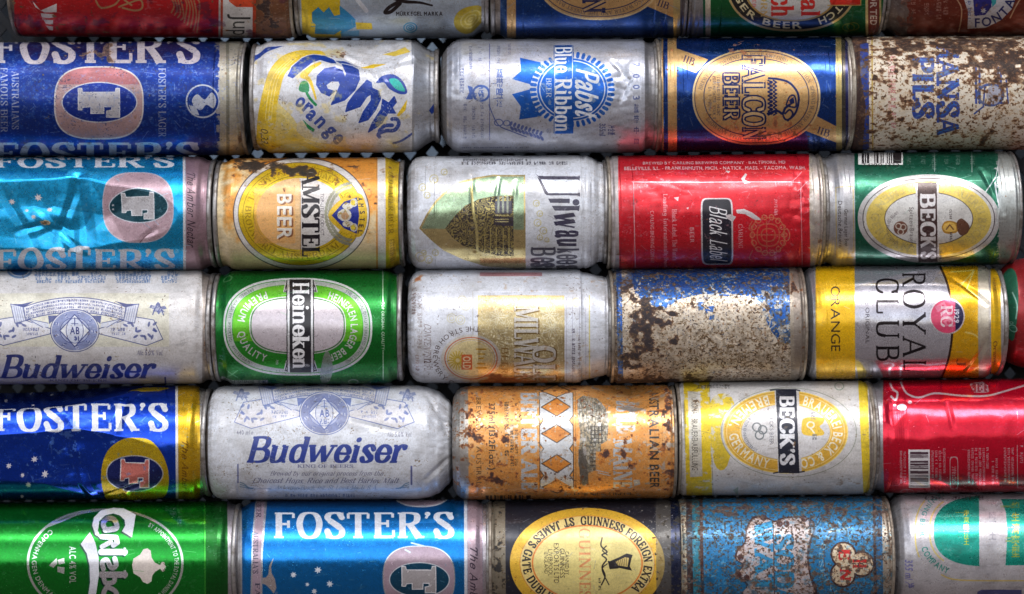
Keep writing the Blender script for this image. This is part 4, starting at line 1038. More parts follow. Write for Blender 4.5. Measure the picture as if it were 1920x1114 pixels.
def art_old_gold(c):
    P = Q(740, 490); G = (190, 172, 126)
    c.line(P(440, 170, 440, 440), 1.2, (170, 168, 160)); c.line(P(440, 172, 1100, 172), 1.4, (226, 228, 236))
    c.poly(P(468, 192, 955, 192, 955, 700, 468, 700), G, metal=.75, rough=.3)
    n = c.noise(14, 3); m = (np.abs(((n * 6) % 1) - .5) < .12)
    save = c.c.copy(), c.m.copy(), c.r.copy(); c.c[:] = 0
    c.poly(P(475, 200, 945, 200, 945, 690, 475, 690), (255, 255, 255)); mask = c.c[..., 0].copy(); c.c, c.m, c.r = save
    c.put((slice(None), slice(None)), (mask * m).astype(np.float32), (216, 206, 170), metal=.4)
    for cx_, cy_ in ((580, 310), (870, 300), (880, 380)):
        for i in range(7):
            c.ell(P(cx_, cy_)[0][0] + 9 * math.cos(i * .9), P(cx_, cy_)[0][1] + 9 * math.sin(i * .9), 8, 3, (214, 206, 176), rot=i * 51, w=1.6)
    c.tv("MILWAUKEE", 'slab', 965, 1010, 575, 722, (120, 98, 56), grow=1.6, track=-.06); c.tv("MILWAUKEE", 'slab', 964, 1009, 574, 721, (196, 192, 186), track=-.06, metal=.4)
    c.tv("OLD", 'slab', 1000, 1042, 648, 716, (120, 98, 56), grow=1.6); c.tv("OLD", 'slab', 999, 1041, 647, 716, (196, 192, 186), metal=.4)
    c.tv("BEER", 'serif', 940, 952, 650, 700, (150, 120, 70))
    c.ell(883, 672, 56, 44, (206, 202, 196)); c.ell(883, 672, 50, 40, (190, 110, 70), w=2); c.ell(883, 672, 45, 36, (206, 170, 90), w=1.6); c.ell(883, 672, 42, 33, (216, 200, 150))
    for i in range(18):
        t = 2 * math.pi * i / 18; c.line([(858 + 5 * math.cos(t), 676 + 5 * math.sin(t)), (858 + 17 * math.cos(t), 676 + 17 * math.sin(t))], 2, (196, 166, 50))
    c.poly(P(375, 525, 435, 525, 435, 610, 375, 610), (200, 96, 50)); c.tv("OLD", 'bold', 868, 882, 668, 692, (226, 206, 170))
    for i, (w, y) in enumerate(((34, 655), (26, 664), (16, 672), (26, 682), (36, 690))): c.line([(902 - w / 4, y), (902 + w / 4, y)], 3, (190, 150, 60))
    c.arc("THE STROH BREWERY COMPANY", 'sans', 883, 672, 67, 55, 285, 62, 9, (80, 66, 66))
    c.tv("CONTENTS 12 FL.", 'hand', 795, 808, 606, 696, (96, 76, 76)); c.micro(787, 600, 110, 9, 90, (150, 140, 140), alpha=.7); c.micro(776, 560, 60, 9, 90, (130, 112, 112)); c.micro(782, 690, 60, 7, 90, (160, 140, 140))
    for x, y in ((380, 220), (320, 320), (370, 330), (400, 250)):
        for r in (9, 5): c.ell(*P(x, y)[0], r, r, (196, 192, 168), w=1.6)
    for x in (965, 1000, 1040, 1075): c.line(P(x, 200, x, 690), 1, (160, 160, 180))
    c.line(P(1096, 180, 1096, 700), 1.8, (206, 196, 120)); c.micro(1075, 660, 100, 6, 90, (90, 84, 100)); c.micro(1086, 670, 90, 5, 90, (120, 110, 110)); c.ell(*P(1020, 230)[0], 8, 9, (206, 200, 176), w=3)
    c.poly(P(480, 62, 830, 62, 830, 84, 480, 84), (150, 70, 76), alpha=.6)
    c.rust(.74, 12, blobs=[(960, 716, 80, 16, .42), (930, 705, 30, 14, .2), (785, 522, 8, 6, .6), (1000, 600, 160, 60, -.1), (820, 620, 60, 90, -.2)], cols=((120, 56, 24), (166, 92, 44)), soft=.2, alpha=.8)
    c.specks(.80, 3.2, (80, 62, 56), .7); c.specks(.84, 5, (90, 76, 70), .6); c.rust(.9, 8, blobs=[(1146, 640, 10, 60, .35), (900, 722, 160, 6, .2)], alpha=.7); c.grime(.35)

def art_rust_blue(c):
    P = Q(740, 490); P4 = Q(1280, 490); B = (20, 78, 156); Cc = (192, 180, 164)
    c.band(1140, 1157, (130, 118, 108), metal=.6, rough=.5); c.band(1157, 1167, (26, 82, 168), metal=.5)
    top = P(1335, 60, 1335, 110, 1360, 190, 1420, 235, 1510, 275, 1600, 215, 1720, 185, 1850, 195)
    top += [(1408, 556), (1424, 574), (1436, 600), (1446, 622), (1462, 640), (1486, 650), (1486, 480), (1185, 480)]
    c.poly(top, B, metal=.6, rough=.35)
    bl = [(1185 + 0, 540, 14, 30, .22), (1205, 566, 20, 14, .24), (1245, 580, 24, 10, .24), (1290, 566, 30, 9, .22), (1345, 553, 40, 7, .2), (1400, 562, 24, 12, .24), (1436, 600, 14, 30, .26), (1468, 640, 26, 14, .24)]
    c.fade(.64, 5, (214, 204, 188), .85, blobs=bl, metal=.4, oc=4)
    c.fade(.66, 3, (30, 40, 70), .7, blobs=[(1330, 525, 170, 22, .10)], metal=.4)
    c.ell(1385, 600, 60, 46, (226, 214, 196), w=2, alpha=.8); c.ell(1352, 604, 96, 54, (222, 214, 200), w=2, y1=590, alpha=.7)
    for p in ((1705, 230, 1740, 225, 1720, 250, 1745, 260, 1710, 280), (1760, 255, 1800, 250, 1790, 285), (1770, 310, 1800, 300, 1795, 325, 1770, 330), (1340, 320, 1360, 310, 1370, 340, 1345, 360)):
        c.poly(P(*p), B)
    c.text('E', 'slab', *P(1722, 252)[0], 14, 11, 0, B, sp='p'); c.text('z', 'slab', *P(1780, 275)[0], 20, 13, 80, B, sp='p')
    c.fade(.60, 14, (196, 184, 168), .7, blobs=[(1440, 575, 50, 20, .14), (1300, 540, 120, 40, -.10)], metal=.5)
    c.fade(.50, 12, (142, 130, 116), .55, metal=.4, soft=.2, blobs=[(1330, 540, 160, 40, -.3)])
    c.fade(.56, 5, (120, 104, 84), .5, metal=.3, soft=.1, blobs=[(1330, 530, 160, 30, -.2), (1350, 660, 130, 50, .03)])
    c.fade(.55, 20, (18, 60, 130), .6, metal=.6, soft=.2, blobs=[(1200, 530, 60, 20, .1), (1330, 520, 160, 16, .2), (1330, 640, 170, 66, -.6)])
    c.rust(.70, 13, blobs=[(1470, 560, 30, 60, .06), (1320, 520, 150, 12, .10), (1215, 620, 24, 50, .38), (1190, 640, 12, 40, .32), (1180, 545, 14, 26, .2), (1205, 590, 16, 18, .22), (1250, 716, 130, 10, .38), (1170, 690, 18, 30, .2), (1255, 605, 8, 6, .45), (1290, 613, 8, 7, .5), (1260, 641, 11, 7, .5), (1258, 586, 9, 5, .45), (1495, 700, 16, 30, .35), (1400, 640, 90, 50, -.2), (1340, 600, 60, 40, -.15)], cols=((34, 26, 32), (84, 58, 46)), soft=.04)
    c.rust(.66, 3.6, oc=3, blobs=[(1380, 660, 130, 40, .05), (1330, 530, 160, 30, .02), (1340, 600, 60, 20, -.04)], cols=((44, 32, 28), (108, 82, 52)), alpha=.9)
    c.specks(.72, 3, (96, 74, 46), .85, mod=24, blobs=[(1400, 660, 110, 40, .08)]); c.specks(.76, 4, (46, 34, 32), .9)
    c.band(1481, 1488, (150, 140, 128), metal=.6); c.band(1488, 1520, (140, 130, 122), metal=.75, rough=.45)
    c.rust(.80, 8, blobs=[(1490, 540, 12, 20, .3), (1505, 620, 10, 90, .16)]); c.grime(.3, (120, 95, 70))

def art_royal(c):
    P = Q(1280, 490); Yc = (232, 182, 22); K = (34, 30, 36)
    c.band(1500, 1530, (176, 178, 186), metal=.75, rough=.3)
    c.band(1530, 1603, Yc, metal=.5, rough=.25)
    curve = P(1450, 30, 1485, 110, 1505, 200, 1515, 330, 1512, 440, 1490, 560, 1450, 665)
    body = [*curve, (1842, 712), (1842, 498)]
    c.poly(body, (226, 172, 24), metal=.7, rough=.25); c.line(curve, 4, (60, 40, 30), smooth=True)
    c.line(P(1510, 60, 1640, 50, 1560, 140), 2, (236, 214, 110)); c.line(P(1640, 50, 1600, 150, 1680, 210), 2.4, (240, 222, 130))
    c.line(P(1590, 400, 1650, 420, 1690, 480, 1690, 580, 1600, 610), 3, (240, 214, 120), smooth=True); c.poly(P(1500, 560, 1560, 540, 1620, 560, 1600, 640, 1500, 640), (226, 110, 24), alpha=.5)
    c.tv("J", 'serif', *[P(1540, 0)[0][0], P(1590, 0)[0][0]], 672, 688, (120, 84, 30))
    c.band(1834, 1856, (184, 176, 164), metal=.8, rough=.3); c.poly(P(1660, 40, 1720, 60, 1720, 420, 1690, 600, 1670, 420), (206, 196, 176), metal=.8, alpha=.5)
    c.ell(1776, 593, 33, 34, (216, 206, 214)); c.ell(1776, 593, 30.5, 31.5, (206, 66, 104), metal=.4); c.ell(1776, 593, 30.5, 31.5, (34, 30, 70), metal=.4, x0=1791)
    c.tv("RC", 'slab', 1764, 1786, 572, 612, (230, 200, 210)); c.micro(1774, 592, 50, 20, 60, (226, 150, 176), sp='p', alpha=.6); c.tv("1929", 'bold', 1789, 1798, 580, 606, (210, 206, 220))
    c.tv("ORANGE", 'sans', 1558, 1575, 536, 660, (60, 46, 30)); c.tv("THE ORIGINAL", 'sans', 1623, 1630, 546, 645, (70, 66, 74))
    c.tv("ROYAL", 'light', 1693, 1735, 510, 696, K, grow=.6, track=.08); c.tv("CLUB", 'light', 1643, 1685, 520, 677, K, grow=.6, track=.12)
    c.band(1858, 1878, Yc, metal=.6, rough=.3); c.tv("Orange", 'serif', 1862, 1870, 640, 690, (120, 70, 20)); c.micro(1866, 530, 40, 7, 90, (140, 90, 20))
    c.band(1878, 1900, (184, 184, 190), metal=.85, rough=.3)
    c.specks(.84, 3.2, alpha=.6); c.grime(.18); c.scratches(8, (220, 220, 226)); c.rust(.92, 8, blobs=[(1640, 708, 110, 8, .2)], alpha=.5)

def art_berry(c):
    c.poly([(1880, 500), (1905, 500), (1912, 560), (1905, 640), (1895, 648), (1886, 620)], (40, 110, 84), smooth=True)
    c.line([(1902, 540), (1910, 570), (1908, 600)], 2, (160, 206, 190), smooth=True)
    c.ell(1903, 622, 7, 8, (150, 200, 184), w=1.6); c.ell(1901, 610, 3, 3, (150, 200, 184), w=1.2)
    c.band(1880, 1960, (60, 26, 28)) if False else None
    c.specks(.8, 4, (40, 14, 20), .5); c.grime(.3)

def art_fosters_gold(c):
    P = Q(0, 700); L = (206, 208, 216)
    c.th("FOSTER'S", 'slab', -12, 316, 757, 808, L, metal=.3); c.text('®', 'sans', 322, 758, 7, 8, 0, (120, 150, 210))
    c.poly(P(720, 90, 800, 78, 900, 78, 960, 82, 900, 100, 800, 104), (200, 170, 30), metal=.7)
    c.poly([(x, y) for x, y in P(590, 700, 565, 560, 600, 440, 680, 375, 760, 362, 850, 380, 920, 470, 948, 580, 935, 680, 880, 705, 740, 718, 650, 722)], (206, 176, 34), smooth=True, metal=.75, rough=.25)
    c.ell(252, 889, 54, 34, (216, 216, 220)); c.ell(252, 889, 52, 32, (22, 34, 96), metal=.6)
    letter_F(c, 252, 889, 26, 25, (206, 118, 110), 1, (222, 220, 224))
    fosters_stars(c, ((15, 877, 6), (62, 865, 7), (41, 894, 4.5), (83, 893, 7), (53, 909, 6), (11, 724, 4), (60, 743, 4), (50, 711, 2.5), (92, 715, 4), (41, 931, 4)), (206, 202, 212))
    c.band(329, 334, (216, 214, 214), metal=.5); c.band(334, 385, (206, 164, 26), metal=.8, rough=.22)
    c.tv("The Amber Nectar", 'hand', 341, 353, 822, 940, (120, 80, 20), grow=.3)
    c.band(374, 392, (170, 168, 166), metal=.85)
    c.fade(.70, 8, (110, 150, 215), .55, blobs=[(130, 800, 20, 60, .14), (110, 860, 40, 40, .06)], metal=.8)
    c.scratches(40, (130, 160, 220), 20); c.grime(.15)

def art_bud_long(c):
    N = (40, 60, 140)
    bud_emblem(c, 608, 775, 47, (90, 108, 170)); eagle(c, 453, 741, 1.1, (110, 124, 170)); eagle(c, 764, 742, 1.1, (110, 124, 170))
    c.th("Budweiser", 'ital', 459, 757, 819, 867, N, track=-.04, grow=.6)
    c.th("KING OF BEERS.", 'serif', 557, 665, 871, 877, (96, 100, 140))
    c.th("Alc. 5.0% Vol.", 'ital', 725, 772, 810, 819, (130, 132, 150)); c.th("440 ml e", 'ital', 443, 474, 807, 815, (130, 132, 150))
    c.th("Brewed by our original process from the", 'script', 505, 717, 883, 892, (100, 100, 130), track=-.02)
    c.th("Choicest Hops, Rice and Best Barley Malt", 'script', 472, 746, 896, 906, (90, 92, 126), track=-.02)
    c.th("Anheuser-Busch, Inc., St. Louis, Mo. U. S. A.", 'script', 516, 706, 910, 918, (110, 130, 160), track=-.02)
    c.line([(446, 871), (446, 905)], 2.4, (80, 90, 150)); c.line([(771, 875), (771, 908)], 3.4, (90, 96, 150))
    for x, m in ((450, 1), (766, -1)):
        for i in range(3): c.line([(x, 905 + i * 4), (x + m * 8, 908 + i * 3), (x + m * (16 + i * 4), 916)], 1.6, (96, 130, 160), smooth=True)
    c.line([(462, 917), (508, 917)], 1, (110, 130, 160)); c.micro(600, 929, 130, 6, 0, (90, 110, 150), sp='p')
    c.band(372, 388, (150, 142, 136), metal=.6)
    c.specks(.755, 2.8, (110, 92, 70), .7, blobs=[(410, 840, 40, 90, .07)]); c.specks(.84, 6, (120, 100, 80), .5, blobs=[(400, 830, 30, 90, .06)]); c.specks(.88, 3, (40, 34, 34), .8)
    c.grime(.32); c.scratches(26, (150, 150, 158)); c.rust(.95, 8, blobs=[(384, 800, 8, 70, .3), (830, 900, 14, 20, .2)], alpha=.6)

def art_castle(c):
    P = Q(840, 700); O = (228, 158, 84); S = (200, 203, 208); K = (66, 62, 60)
    c.fade(.50, 26, (230, 182, 126), .55, metal=.4, soft=.25, blobs=[(960, 800, 90, 50, .15), (1100, 910, 150, 20, -.3)])
    c.fade(.60, 4, (206, 184, 160), .35, metal=.4)
    c.band(840, 878, (170, 166, 160), metal=.75, rough=.4); c.edgewear(884, 868, (176, 172, 168), .55)
    c.tv("375ml (13.2Fl.oz.)", 'bold', 917, 928, 755, 882, K); c.tv("BREWED IN AUSTRALIA", 'sans', 893, 902, 745, 920, (96, 76, 56))
    c.micro(950, 800, 110, 8, 90, K); c.micro(960, 830, 90, 7, 90, K); c.micro(968, 840, 70, 6, 90, (110, 86, 60))
    c.tv("BITTER ALE", 'slab', 978, 1006, 736, 918, S, grow=1.2)
    c.poly(P(515, 108, 705, 108, 705, 650, 515, 650), (208, 211, 216), metal=.3, rough=.3)
    for i, yy in enumerate((100, 190, 340, 508, 640)):
        h = 60 if 0 < i < 4 else 40
        c.poly(P(525, yy, 612, yy - h * .85, 690, yy, 612, yy + h * .85), (216, 138, 62) if 0 < i < 4 else O, metal=.3); c.line(P(525, yy, 612, yy - h * .85, 690, yy, 612, yy + h * .85), 1.6, K, closed=True)
    for yy in (265, 424, 574):
        for x in (515, 705): 
            m = 1 if x == 515 else -1
            c.poly(P(x - m * 6, yy - 34, x + m * 22, yy, x - m * 6, yy + 34), O); c.line(P(x, yy - 30, x + m * 22, yy, x, yy + 30), 1.6, K)
    c.poly(P(540, 640, 610, 590, 690, 640, 690, 660, 540, 660), O)
    c.line(P(516, 108, 516, 640), 1.4, K); c.line(P(704, 108, 704, 640), 1.4, K); c.line(P(718, 100, 718, 660), 1, (150, 110, 60))
    # brewery castle
    c.poly(P(728, 150, 760, 125, 840, 135, 890, 200, 905, 270, 895, 380, 860, 400, 860, 440, 830, 440, 830, 545, 790, 560, 775, 630, 755, 630, 730, 500, 745, 330, 730, 260), (158, 152, 134), metal=.5, alpha=.85)
    bm = c.shape(lambda: c.poly(P(728, 150, 760, 125, 840, 135, 890, 200, 905, 270, 895, 380, 860, 400, 860, 440, 830, 440, 830, 545, 790, 560, 775, 630, 755, 630, 730, 500, 745, 330, 730, 260), (255, 255, 255)))
    for sc, ax_, col in ((5, .25, (82, 84, 82)), (7, .3, (206, 204, 196)), (4, 1, (100, 96, 84))):
        c.put(c.ALL, bm * sstep(.54, .60, c.noise(sc, 3, ax_)), col, metal=.4, alpha=.7)
    for x in range(740, 900, 12): c.line(P(x, 160 + abs(x - 800) * .3, x + 4, 260), 1.2, (90, 96, 96), alpha=.8)
    for y in range(300, 540, 22):
        c.line(P(800, y, 870 if y < 400 else 830, y), 1.4, K)
    for x in (805, 825, 845, 865): c.line(P(x, 295, x, 395), 1.6, K)
    for i in range(8): c.line(P(735 + i * 5, 430, 745 + i * 6, 620), 1.6, (96, 90, 84))
    c.tv("CASTLE", 'slab', 1157, 1190, 742, 810, S, grow=1); c.tv("MAINE", 'slab', 1150, 1184, 822, 916, S, grow=.6)
    c.tv("LEM", 'slab', 1166, 1197, 785, 850, S, grow=1) if False else None
    c.poly(P(1040, 600, 1075, 598, 1080, 625, 1045, 635), S); c.line(P(830, 545, 900, 560), 1.6, S); c.line(P(840, 560, 910, 575), 1.6, S)
    c.tv("AUSTRALIAN BEER", 'bold', 1218, 1235, 728, 916, K)
    c.bars(900, 1000, 929, 940, 'x', bg=(222, 150, 60), fg=(60, 46, 40), n=50, frame=False); c.micro(1130, 926, 110, 5, 0, K, sp='p')
    c.fade(.64, 9, (206, 202, 200), .8, blobs=[(1180, 765, 26, 24, .2), (1000, 770, 30, 20, .16), (1255, 800, 14, 100, .22)])
    c.rust(.68, 9, blobs=[(1252, 770, 10, 60, .3), (1258, 900, 14, 40, .2), (880, 790, 16, 60, .14), (1165, 852, 10, 8, .4), (1136, 852, 7, 6, .35), (947, 825, 8, 7, .45), (893, 820, 7, 7, .45), (915, 895, 12, 14, .3), (935, 900, 8, 8, .4), (1080, 800, 110, 50, -.1)], cols=((48, 28, 32), (150, 84, 36)), alpha=.9)
    c.specks(.75, 3, (120, 66, 28), .8, mod=26, blobs=[(950, 860, 70, 60, .03)]); c.specks(.80, 4, (60, 36, 30), .85); c.rust(.82, 7, blobs=[(1000, 734, 200, 6, .15), (860, 830, 10, 90, .15)]); c.grime(.22)

def art_becks_yellow(c):
    P = Q(1280, 700); Yc = (226, 196, 44); W = (204, 202, 204)
    c.poly(P(5, -50, 150, -50, 165, 760, 20, 760), Yc, metal=.4); c.poly(P(30, 100, 100, 105, 110, 580, 40, 585), (206, 202, 190))
    c.tv("ORIGINAL BRAUEREI-ABFÜLLUNG", 'sans', 1297, 1308, 745, 882, (80, 76, 70))
    c.line(P(150, -40, 170, 720), 1, (120, 120, 80))
    c.poly(P(155, 170, 260, 120, 300, 250, 250, 520, 175, 500), Yc, metal=.4, smooth=True, alpha=.9); c.fade(.62, 10, W, .8, blobs=[(1345, 745, 30, 20, .2), (1560, 900, 200, 30, .1)], metal=.2) 
    c.ell(1477, 810, 126, 83, W, n=2.05, metal=.2); c.ell(1479, 811, 127, 84, (120, 130, 110), n=2.05, w=.9)
    c.ell(1473, 810, 117, 78, (240, 214, 120), n=2.05); c.ell(1473, 810, 115, 76.5, (226, 176, 66), n=2.05, metal=.35)
    c.ell(1473, 810, 111, 73, (244, 222, 150), n=2.05, w=1.2); c.ell(1473, 810, 85, 54, (214, 170, 66)); c.ell(1473, 810, 83, 52, W, metal=.2); c.ell(1473, 810, 86, 55, (240, 220, 150), w=1.4)
    c.arc("BREMEN,", 'bold', 1473, 810, 98, 63, 252, 188, 17, (240, 232, 206)); c.arc("GERMANY", 'bold', 1473, 810, 98, 63, 178, 108, 17, (240, 232, 206))
    c.arc("BRAUEREI BECK & CO", 'bold', 1473, 810, 98, 63, -70, 74, 17, (240, 232, 206))
    K = (30, 34, 50)
    c.poly(P(518, 90, 655, 90, 668, 562, 535, 562), W); c.poly(P(525, 92, 640, 92, 655, 562, 540, 562), K, metal=.3)
    c.line(P(495, 96, 525, 92, 640, 92, 660, 98), 2.4, K); c.line(P(510, 562, 540, 556, 655, 556, 682, 552), 2.4, K)
    c.tv("BECK'S", 'slab', 1463, 1489, 742, 872, (222, 222, 228), grow=.7)
    for x, y, r in ((1419, 801, 9), (1430, 806, 9), (1424, 816, 9)): c.ell(x, y, r, r, (110, 116, 120), w=2.6)
    c.arc("UNTER DEM REINHEITSGEBOT", 'sans', 1432, 810, 36, 38, 250, 110, 6, (90, 96, 110)); c.tv("BECKS BEER", 'sans', 1443, 1450, 778, 834, (110, 110, 120))
    c.poly(P(670, 290, 690, 250, 790, 250, 790, 280, 770, 300, 795, 330, 780, 350, 680, 345), (226, 186, 50), smooth=True); c.ell(*P(720, 290)[0], 8, 7, (240, 232, 206), w=3); c.line(P(720, 310, 740, 335), 3, (240, 232, 206))
    c.micro(1525, 780, 16, 8, 90, (110, 110, 120)); c.micro(1527, 823, 18, 8, 90, (110, 110, 120))
    c.poly(P(985, -40, 1040, -40, 1055, 720, 1015, 720), Yc, metal=.4); c.band(1630, 1650, (160, 152, 146), metal=.8, rough=.4)
    c.micro(1340, 725, 60, 7, 0, (90, 90, 90), sp='p'); c.ell(1574, 724, 9, 8, (130, 150, 140), w=1.6); c.poly(P(280, 660, 310, 640, 310, 690), (110, 140, 120), alpha=.5)
    c.rust(.93, 7, blobs=[(1307, 757, 8, 10, .5), (1490, 832, 6, 10, .5), (1634, 830, 8, 70, .25)], cols=((60, 44, 30), (130, 96, 60)), alpha=.8)
    c.specks(.80, 3, alpha=.55); c.specks(.80, 7, (130, 110, 90), .5, blobs=[(1480, 915, 200, 20, .06)]); c.scratches(16, (130, 120, 110)); c.grime(.3)

def art_coke(c):
    P = Q(1280, 700); W = (232, 206, 212)
    c.band(1630, 1657, (168, 166, 172), metal=.85, rough=.35)
    c.line(P(1230, 50, 1260, 110, 1330, 135, 1420, 112, 1560, 125, 1700, 128, 1800, 105, 1920, 70, 2000, 60), 3.6, W, smooth=True)
    c.line(P(1170, 55, 1185, 90, 1210, 110, 1200, 150, 1175, 130), 4, W, smooth=True); c.ell(*P(1235, 190)[0], 9, 6, (196, 200, 212)); c.ell(*P(1280, 162)[0], 4, 3, W); c.ell(*P(1195, 178)[0], 3, 2, W)
    c.poly(P(1615, 60, 1650, 50, 1690, 45, 1720, 70, 1725, 105, 1690, 110, 1640, 108), (216, 170, 180)); c.micro(1836, 727, 30, 16, 0, (170, 40, 60), sp='p'); 
    T = (222, 170, 178)
    c.bars(1706, 1740, 846, 912, 'y', bg=(196, 190, 194), fg=(70, 50, 60), n=52)
    c.tv("5 449000 000996", 'sans', 1706, 1712, 846, 912, (70, 40, 50)) if False else None
    for x, y0, y1 in ((1689, 845, 915), (1696, 846, 915), (1748, 845, 905), (1755, 845, 900), (1762, 845, 908), (1770, 842, 890), (1816, 840, 915), (1823, 840, 920), (1830, 840, 915), (1837, 840, 920), (1844, 840, 925), (1851, 840, 880), (1861, 862, 915), (1868, 858, 912), (1884, 840, 912), (1891, 840, 915), (1898, 840, 910)):
        c.micro(x, (y0 + y1) / 2, (y1 - y0) * 1.1, 4.6, 90, T, gap=.1, fill=.75)
    c.ell(1788, 887, 8, 31, T, n=6, w=1.6); c.micro(1788, 892, 44, 8, 90, T); c.line([(1907, 835), (1907, 915), (1925, 915)], 1.4, T); c.micro(1915, 850, 40, 6, 90, T)
    c.ell(1700, 922, 13, 5, T, w=1.6); c.line([(1700, 918), (1700, 926)], 1.6, T); c.micro(1740, 921, 44, 4.5, 0, T, sp='p')
    c.specks(.86, 3, (230, 180, 190), .7); c.specks(.84, 3.5, (80, 8, 24), .5); c.scratches(16, (236, 190, 200)); c.grime(.12)
    c.rust(1.0, 8, blobs=[(1840, 926, 30, 4, .2)], alpha=.5)

def art_carls(c):
    P = Q(0, 900, 4); W = (206, 214, 212); K = (24, 60, 40)
    c.ell(197, 1056, 147, 103, W, w=4.5, n=2.1)
    c.line(P(350, 350, 480, 300, 600, 250, 740, 225), 4, W, smooth=True)
    c.arc("COPENHAGEN DENMARK", 'bold', 197, 1056, 133, 91, 222, 128, 8.5, W); c.arc("BY APPOINTMENT TO THE ROYAL DANISH COURT", 'bold', 197, 1056, 134, 92, -52, 52, 8, W)
    for dx, dy, col in ((-2.5, 2.5, (16, 70, 50)), (0, 0, (210, 212, 222))):
        T = lambda pts: [(x + dx, y + dy) for x, y in P(*pts)]
        c.poly(T((1020, 260, 990, 430, 915, 385, 940, 340, 935, 300, 900, 265, 850, 250, 790, 265, 745, 310, 735, 380, 760, 440, 770, 445, 715, 410, 692, 340, 705, 280, 760, 225, 850, 207, 930, 212)), col, metal=.3)
        c.poly(T((675, 390, 605, 480, 650, 550, 670, 640, 675, 760, 660, 860, 640, 960, 700, 960, 725, 820, 742, 700, 740, 580, 715, 470)), col, metal=.3)
        c.line(T((870, 360, 800, 370, 775, 330, 800, 290, 850, 290, 875, 330, 870, 365, 790, 378)), 9.5, col, smooth=True)
        c.line(T((765, 425, 870, 430, 880, 470, 850, 490)), 9.5, col); c.line(T((765, 500, 830, 465)), 9, col)
        c.line(T((760, 540, 935, 540)), 12, col); c.line(T((935, 515, 935, 560)), 5, col)
        c.line(T((860, 590, 870, 640, 835, 660, 800, 600, 765, 620, 775, 668)), 9.5, col, smooth=True)
        c.line(T((760, 710, 935, 710)), 12, col); c.line(T((935, 685, 935, 730)), 5, col); c.line(T((775, 710, 790, 770, 850, 765, 860, 720)), 9, col, smooth=True)
        c.line(T((800, 800, 860, 830, 870, 870, 800, 880, 775, 850, 800, 800)), 9, col, smooth=True)
    c.poly(P(990, 640, 1000, 590, 1050, 560, 1075, 520, 1105, 512, 1130, 530, 1135, 580, 1160, 620, 1200, 640, 1215, 620, 1245, 650, 1215, 680, 1200, 665, 1160, 690, 1140, 720, 1135, 760, 1105, 780, 1070, 765, 1050, 730, 1000, 700), (206, 196, 190), metal=.3)
    for x, y in ((1220, 630), (1220, 672), (1200, 652)): c.ell(*P(x, y)[0], 4, 4, (206, 196, 190))
    c.poly(P(365, 640, 425, 585, 430, 630, 400, 660), (206, 214, 212)); c.poly(P(430, 600, 480, 585, 485, 625, 440, 635), W); c.poly(P(430, 650, 485, 655, 480, 705, 430, 690), W)
    c.tv("ALC 4% VOL", 'bold', 130, 142, 1024, 1094, W)
    c.micro(325, 960, 30, 12, 90, (150, 190, 160), alpha=.6); c.micro(337, 965, 60, 9, 90, (130, 180, 140), alpha=.6); c.micro(314, 955, 20, 8, 90, (150, 190, 160), alpha=.5)
    c.band(383, 385, (90, 190, 70), alpha=.7); c.band(386, 428, (14, 92, 30), metal=.85, rough=.3); c.band(426, 445, (170, 166, 176), metal=.85, rough=.3)
    c.specks(.88, 3, (190, 210, 190), .5); c.scratches(14, (120, 200, 130)); c.grime(.1)

def art_fosters_bright(c):
    P = Q(400, 900, 3.556); L = (206, 210, 222); Pk = (170, 150, 166)
    c.band(430, 453, (160, 160, 166), metal=.85, rough=.3); c.band(450, 453, (200, 200, 206))
    c.poly(P(285, 90, 365, 90, 330, 480, 325, 800, 245, 800, 258, 400), L); c.poly(P(295, 90, 348, 90, 318, 480, 315, 800, 256, 800, 268, 400), Pk, metal=.5)
    c.tv("AUSTRALIA'S", 'serif', 474, 484, 996, 1076, (60, 60, 80)); c.tv("FAMOUS", 'serif', 478, 487, 1092, 1150, (60, 60, 80)); c.tv("BEER", 'serif', 481, 490, 944, 970, (60, 50, 70))
    c.th("FOSTER'S", 'slab', 511, 852, 961, 1009, L, metal=.3); c.text('®', 'sans', 857, 966, 7, 8, 0, (130, 180, 220))
    c.ell(790, 905, 62, 46, Pk, n=2.4, metal=.5); c.ell(790, 905, 62, 46, L, n=2.4, w=2.5)
    c.ell(785, 1084, 68, 61, L, n=2.6); c.ell(785, 1084, 66, 59, Pk, n=2.6, metal=.5); c.ell(786, 1087, 57, 33, L); c.ell(786, 1087, 55, 31, (18, 70, 100), metal=.6)
    letter_F(c, 785, 1087, 31, 24, (178, 174, 178), 1, (210, 212, 220))
    c.poly(P(402, 518, 372, 570, 366, 630, 350, 650, 328, 652, 326, 692, 350, 700, 380, 730, 402, 758, 420, 720, 410, 660, 388, 620, 385, 580), (206, 200, 204)); c.text('®', 'sans', 518, 1112, 6, 6, 0, L)
    fosters_stars(c, ((550, 1078, 6.5), (596, 1069, 7.5), (576, 1096, 4.5), (618, 1095, 7), (589, 1109, 6)), L)
    c.band(870, 876, L, metal=.4); c.band(876, 905, (166, 146, 160), metal=.6, rough=.3); c.band(905, 925, (176, 170, 180), metal=.85, rough=.25)
    c.tv("The Amber Nectar", 'hand', 881, 895, 1020, 1160, (40, 30, 50), grow=.3)
    c.line(P(1320, 420, 1400, 440), 3, (200, 220, 235)); c.line(P(1280, 465, 1310, 482), 3, (200, 220, 235))
    c.specks(.86, 3, (150, 210, 240), .6); c.scratches(24, (140, 205, 240), 14); c.grime(.12)

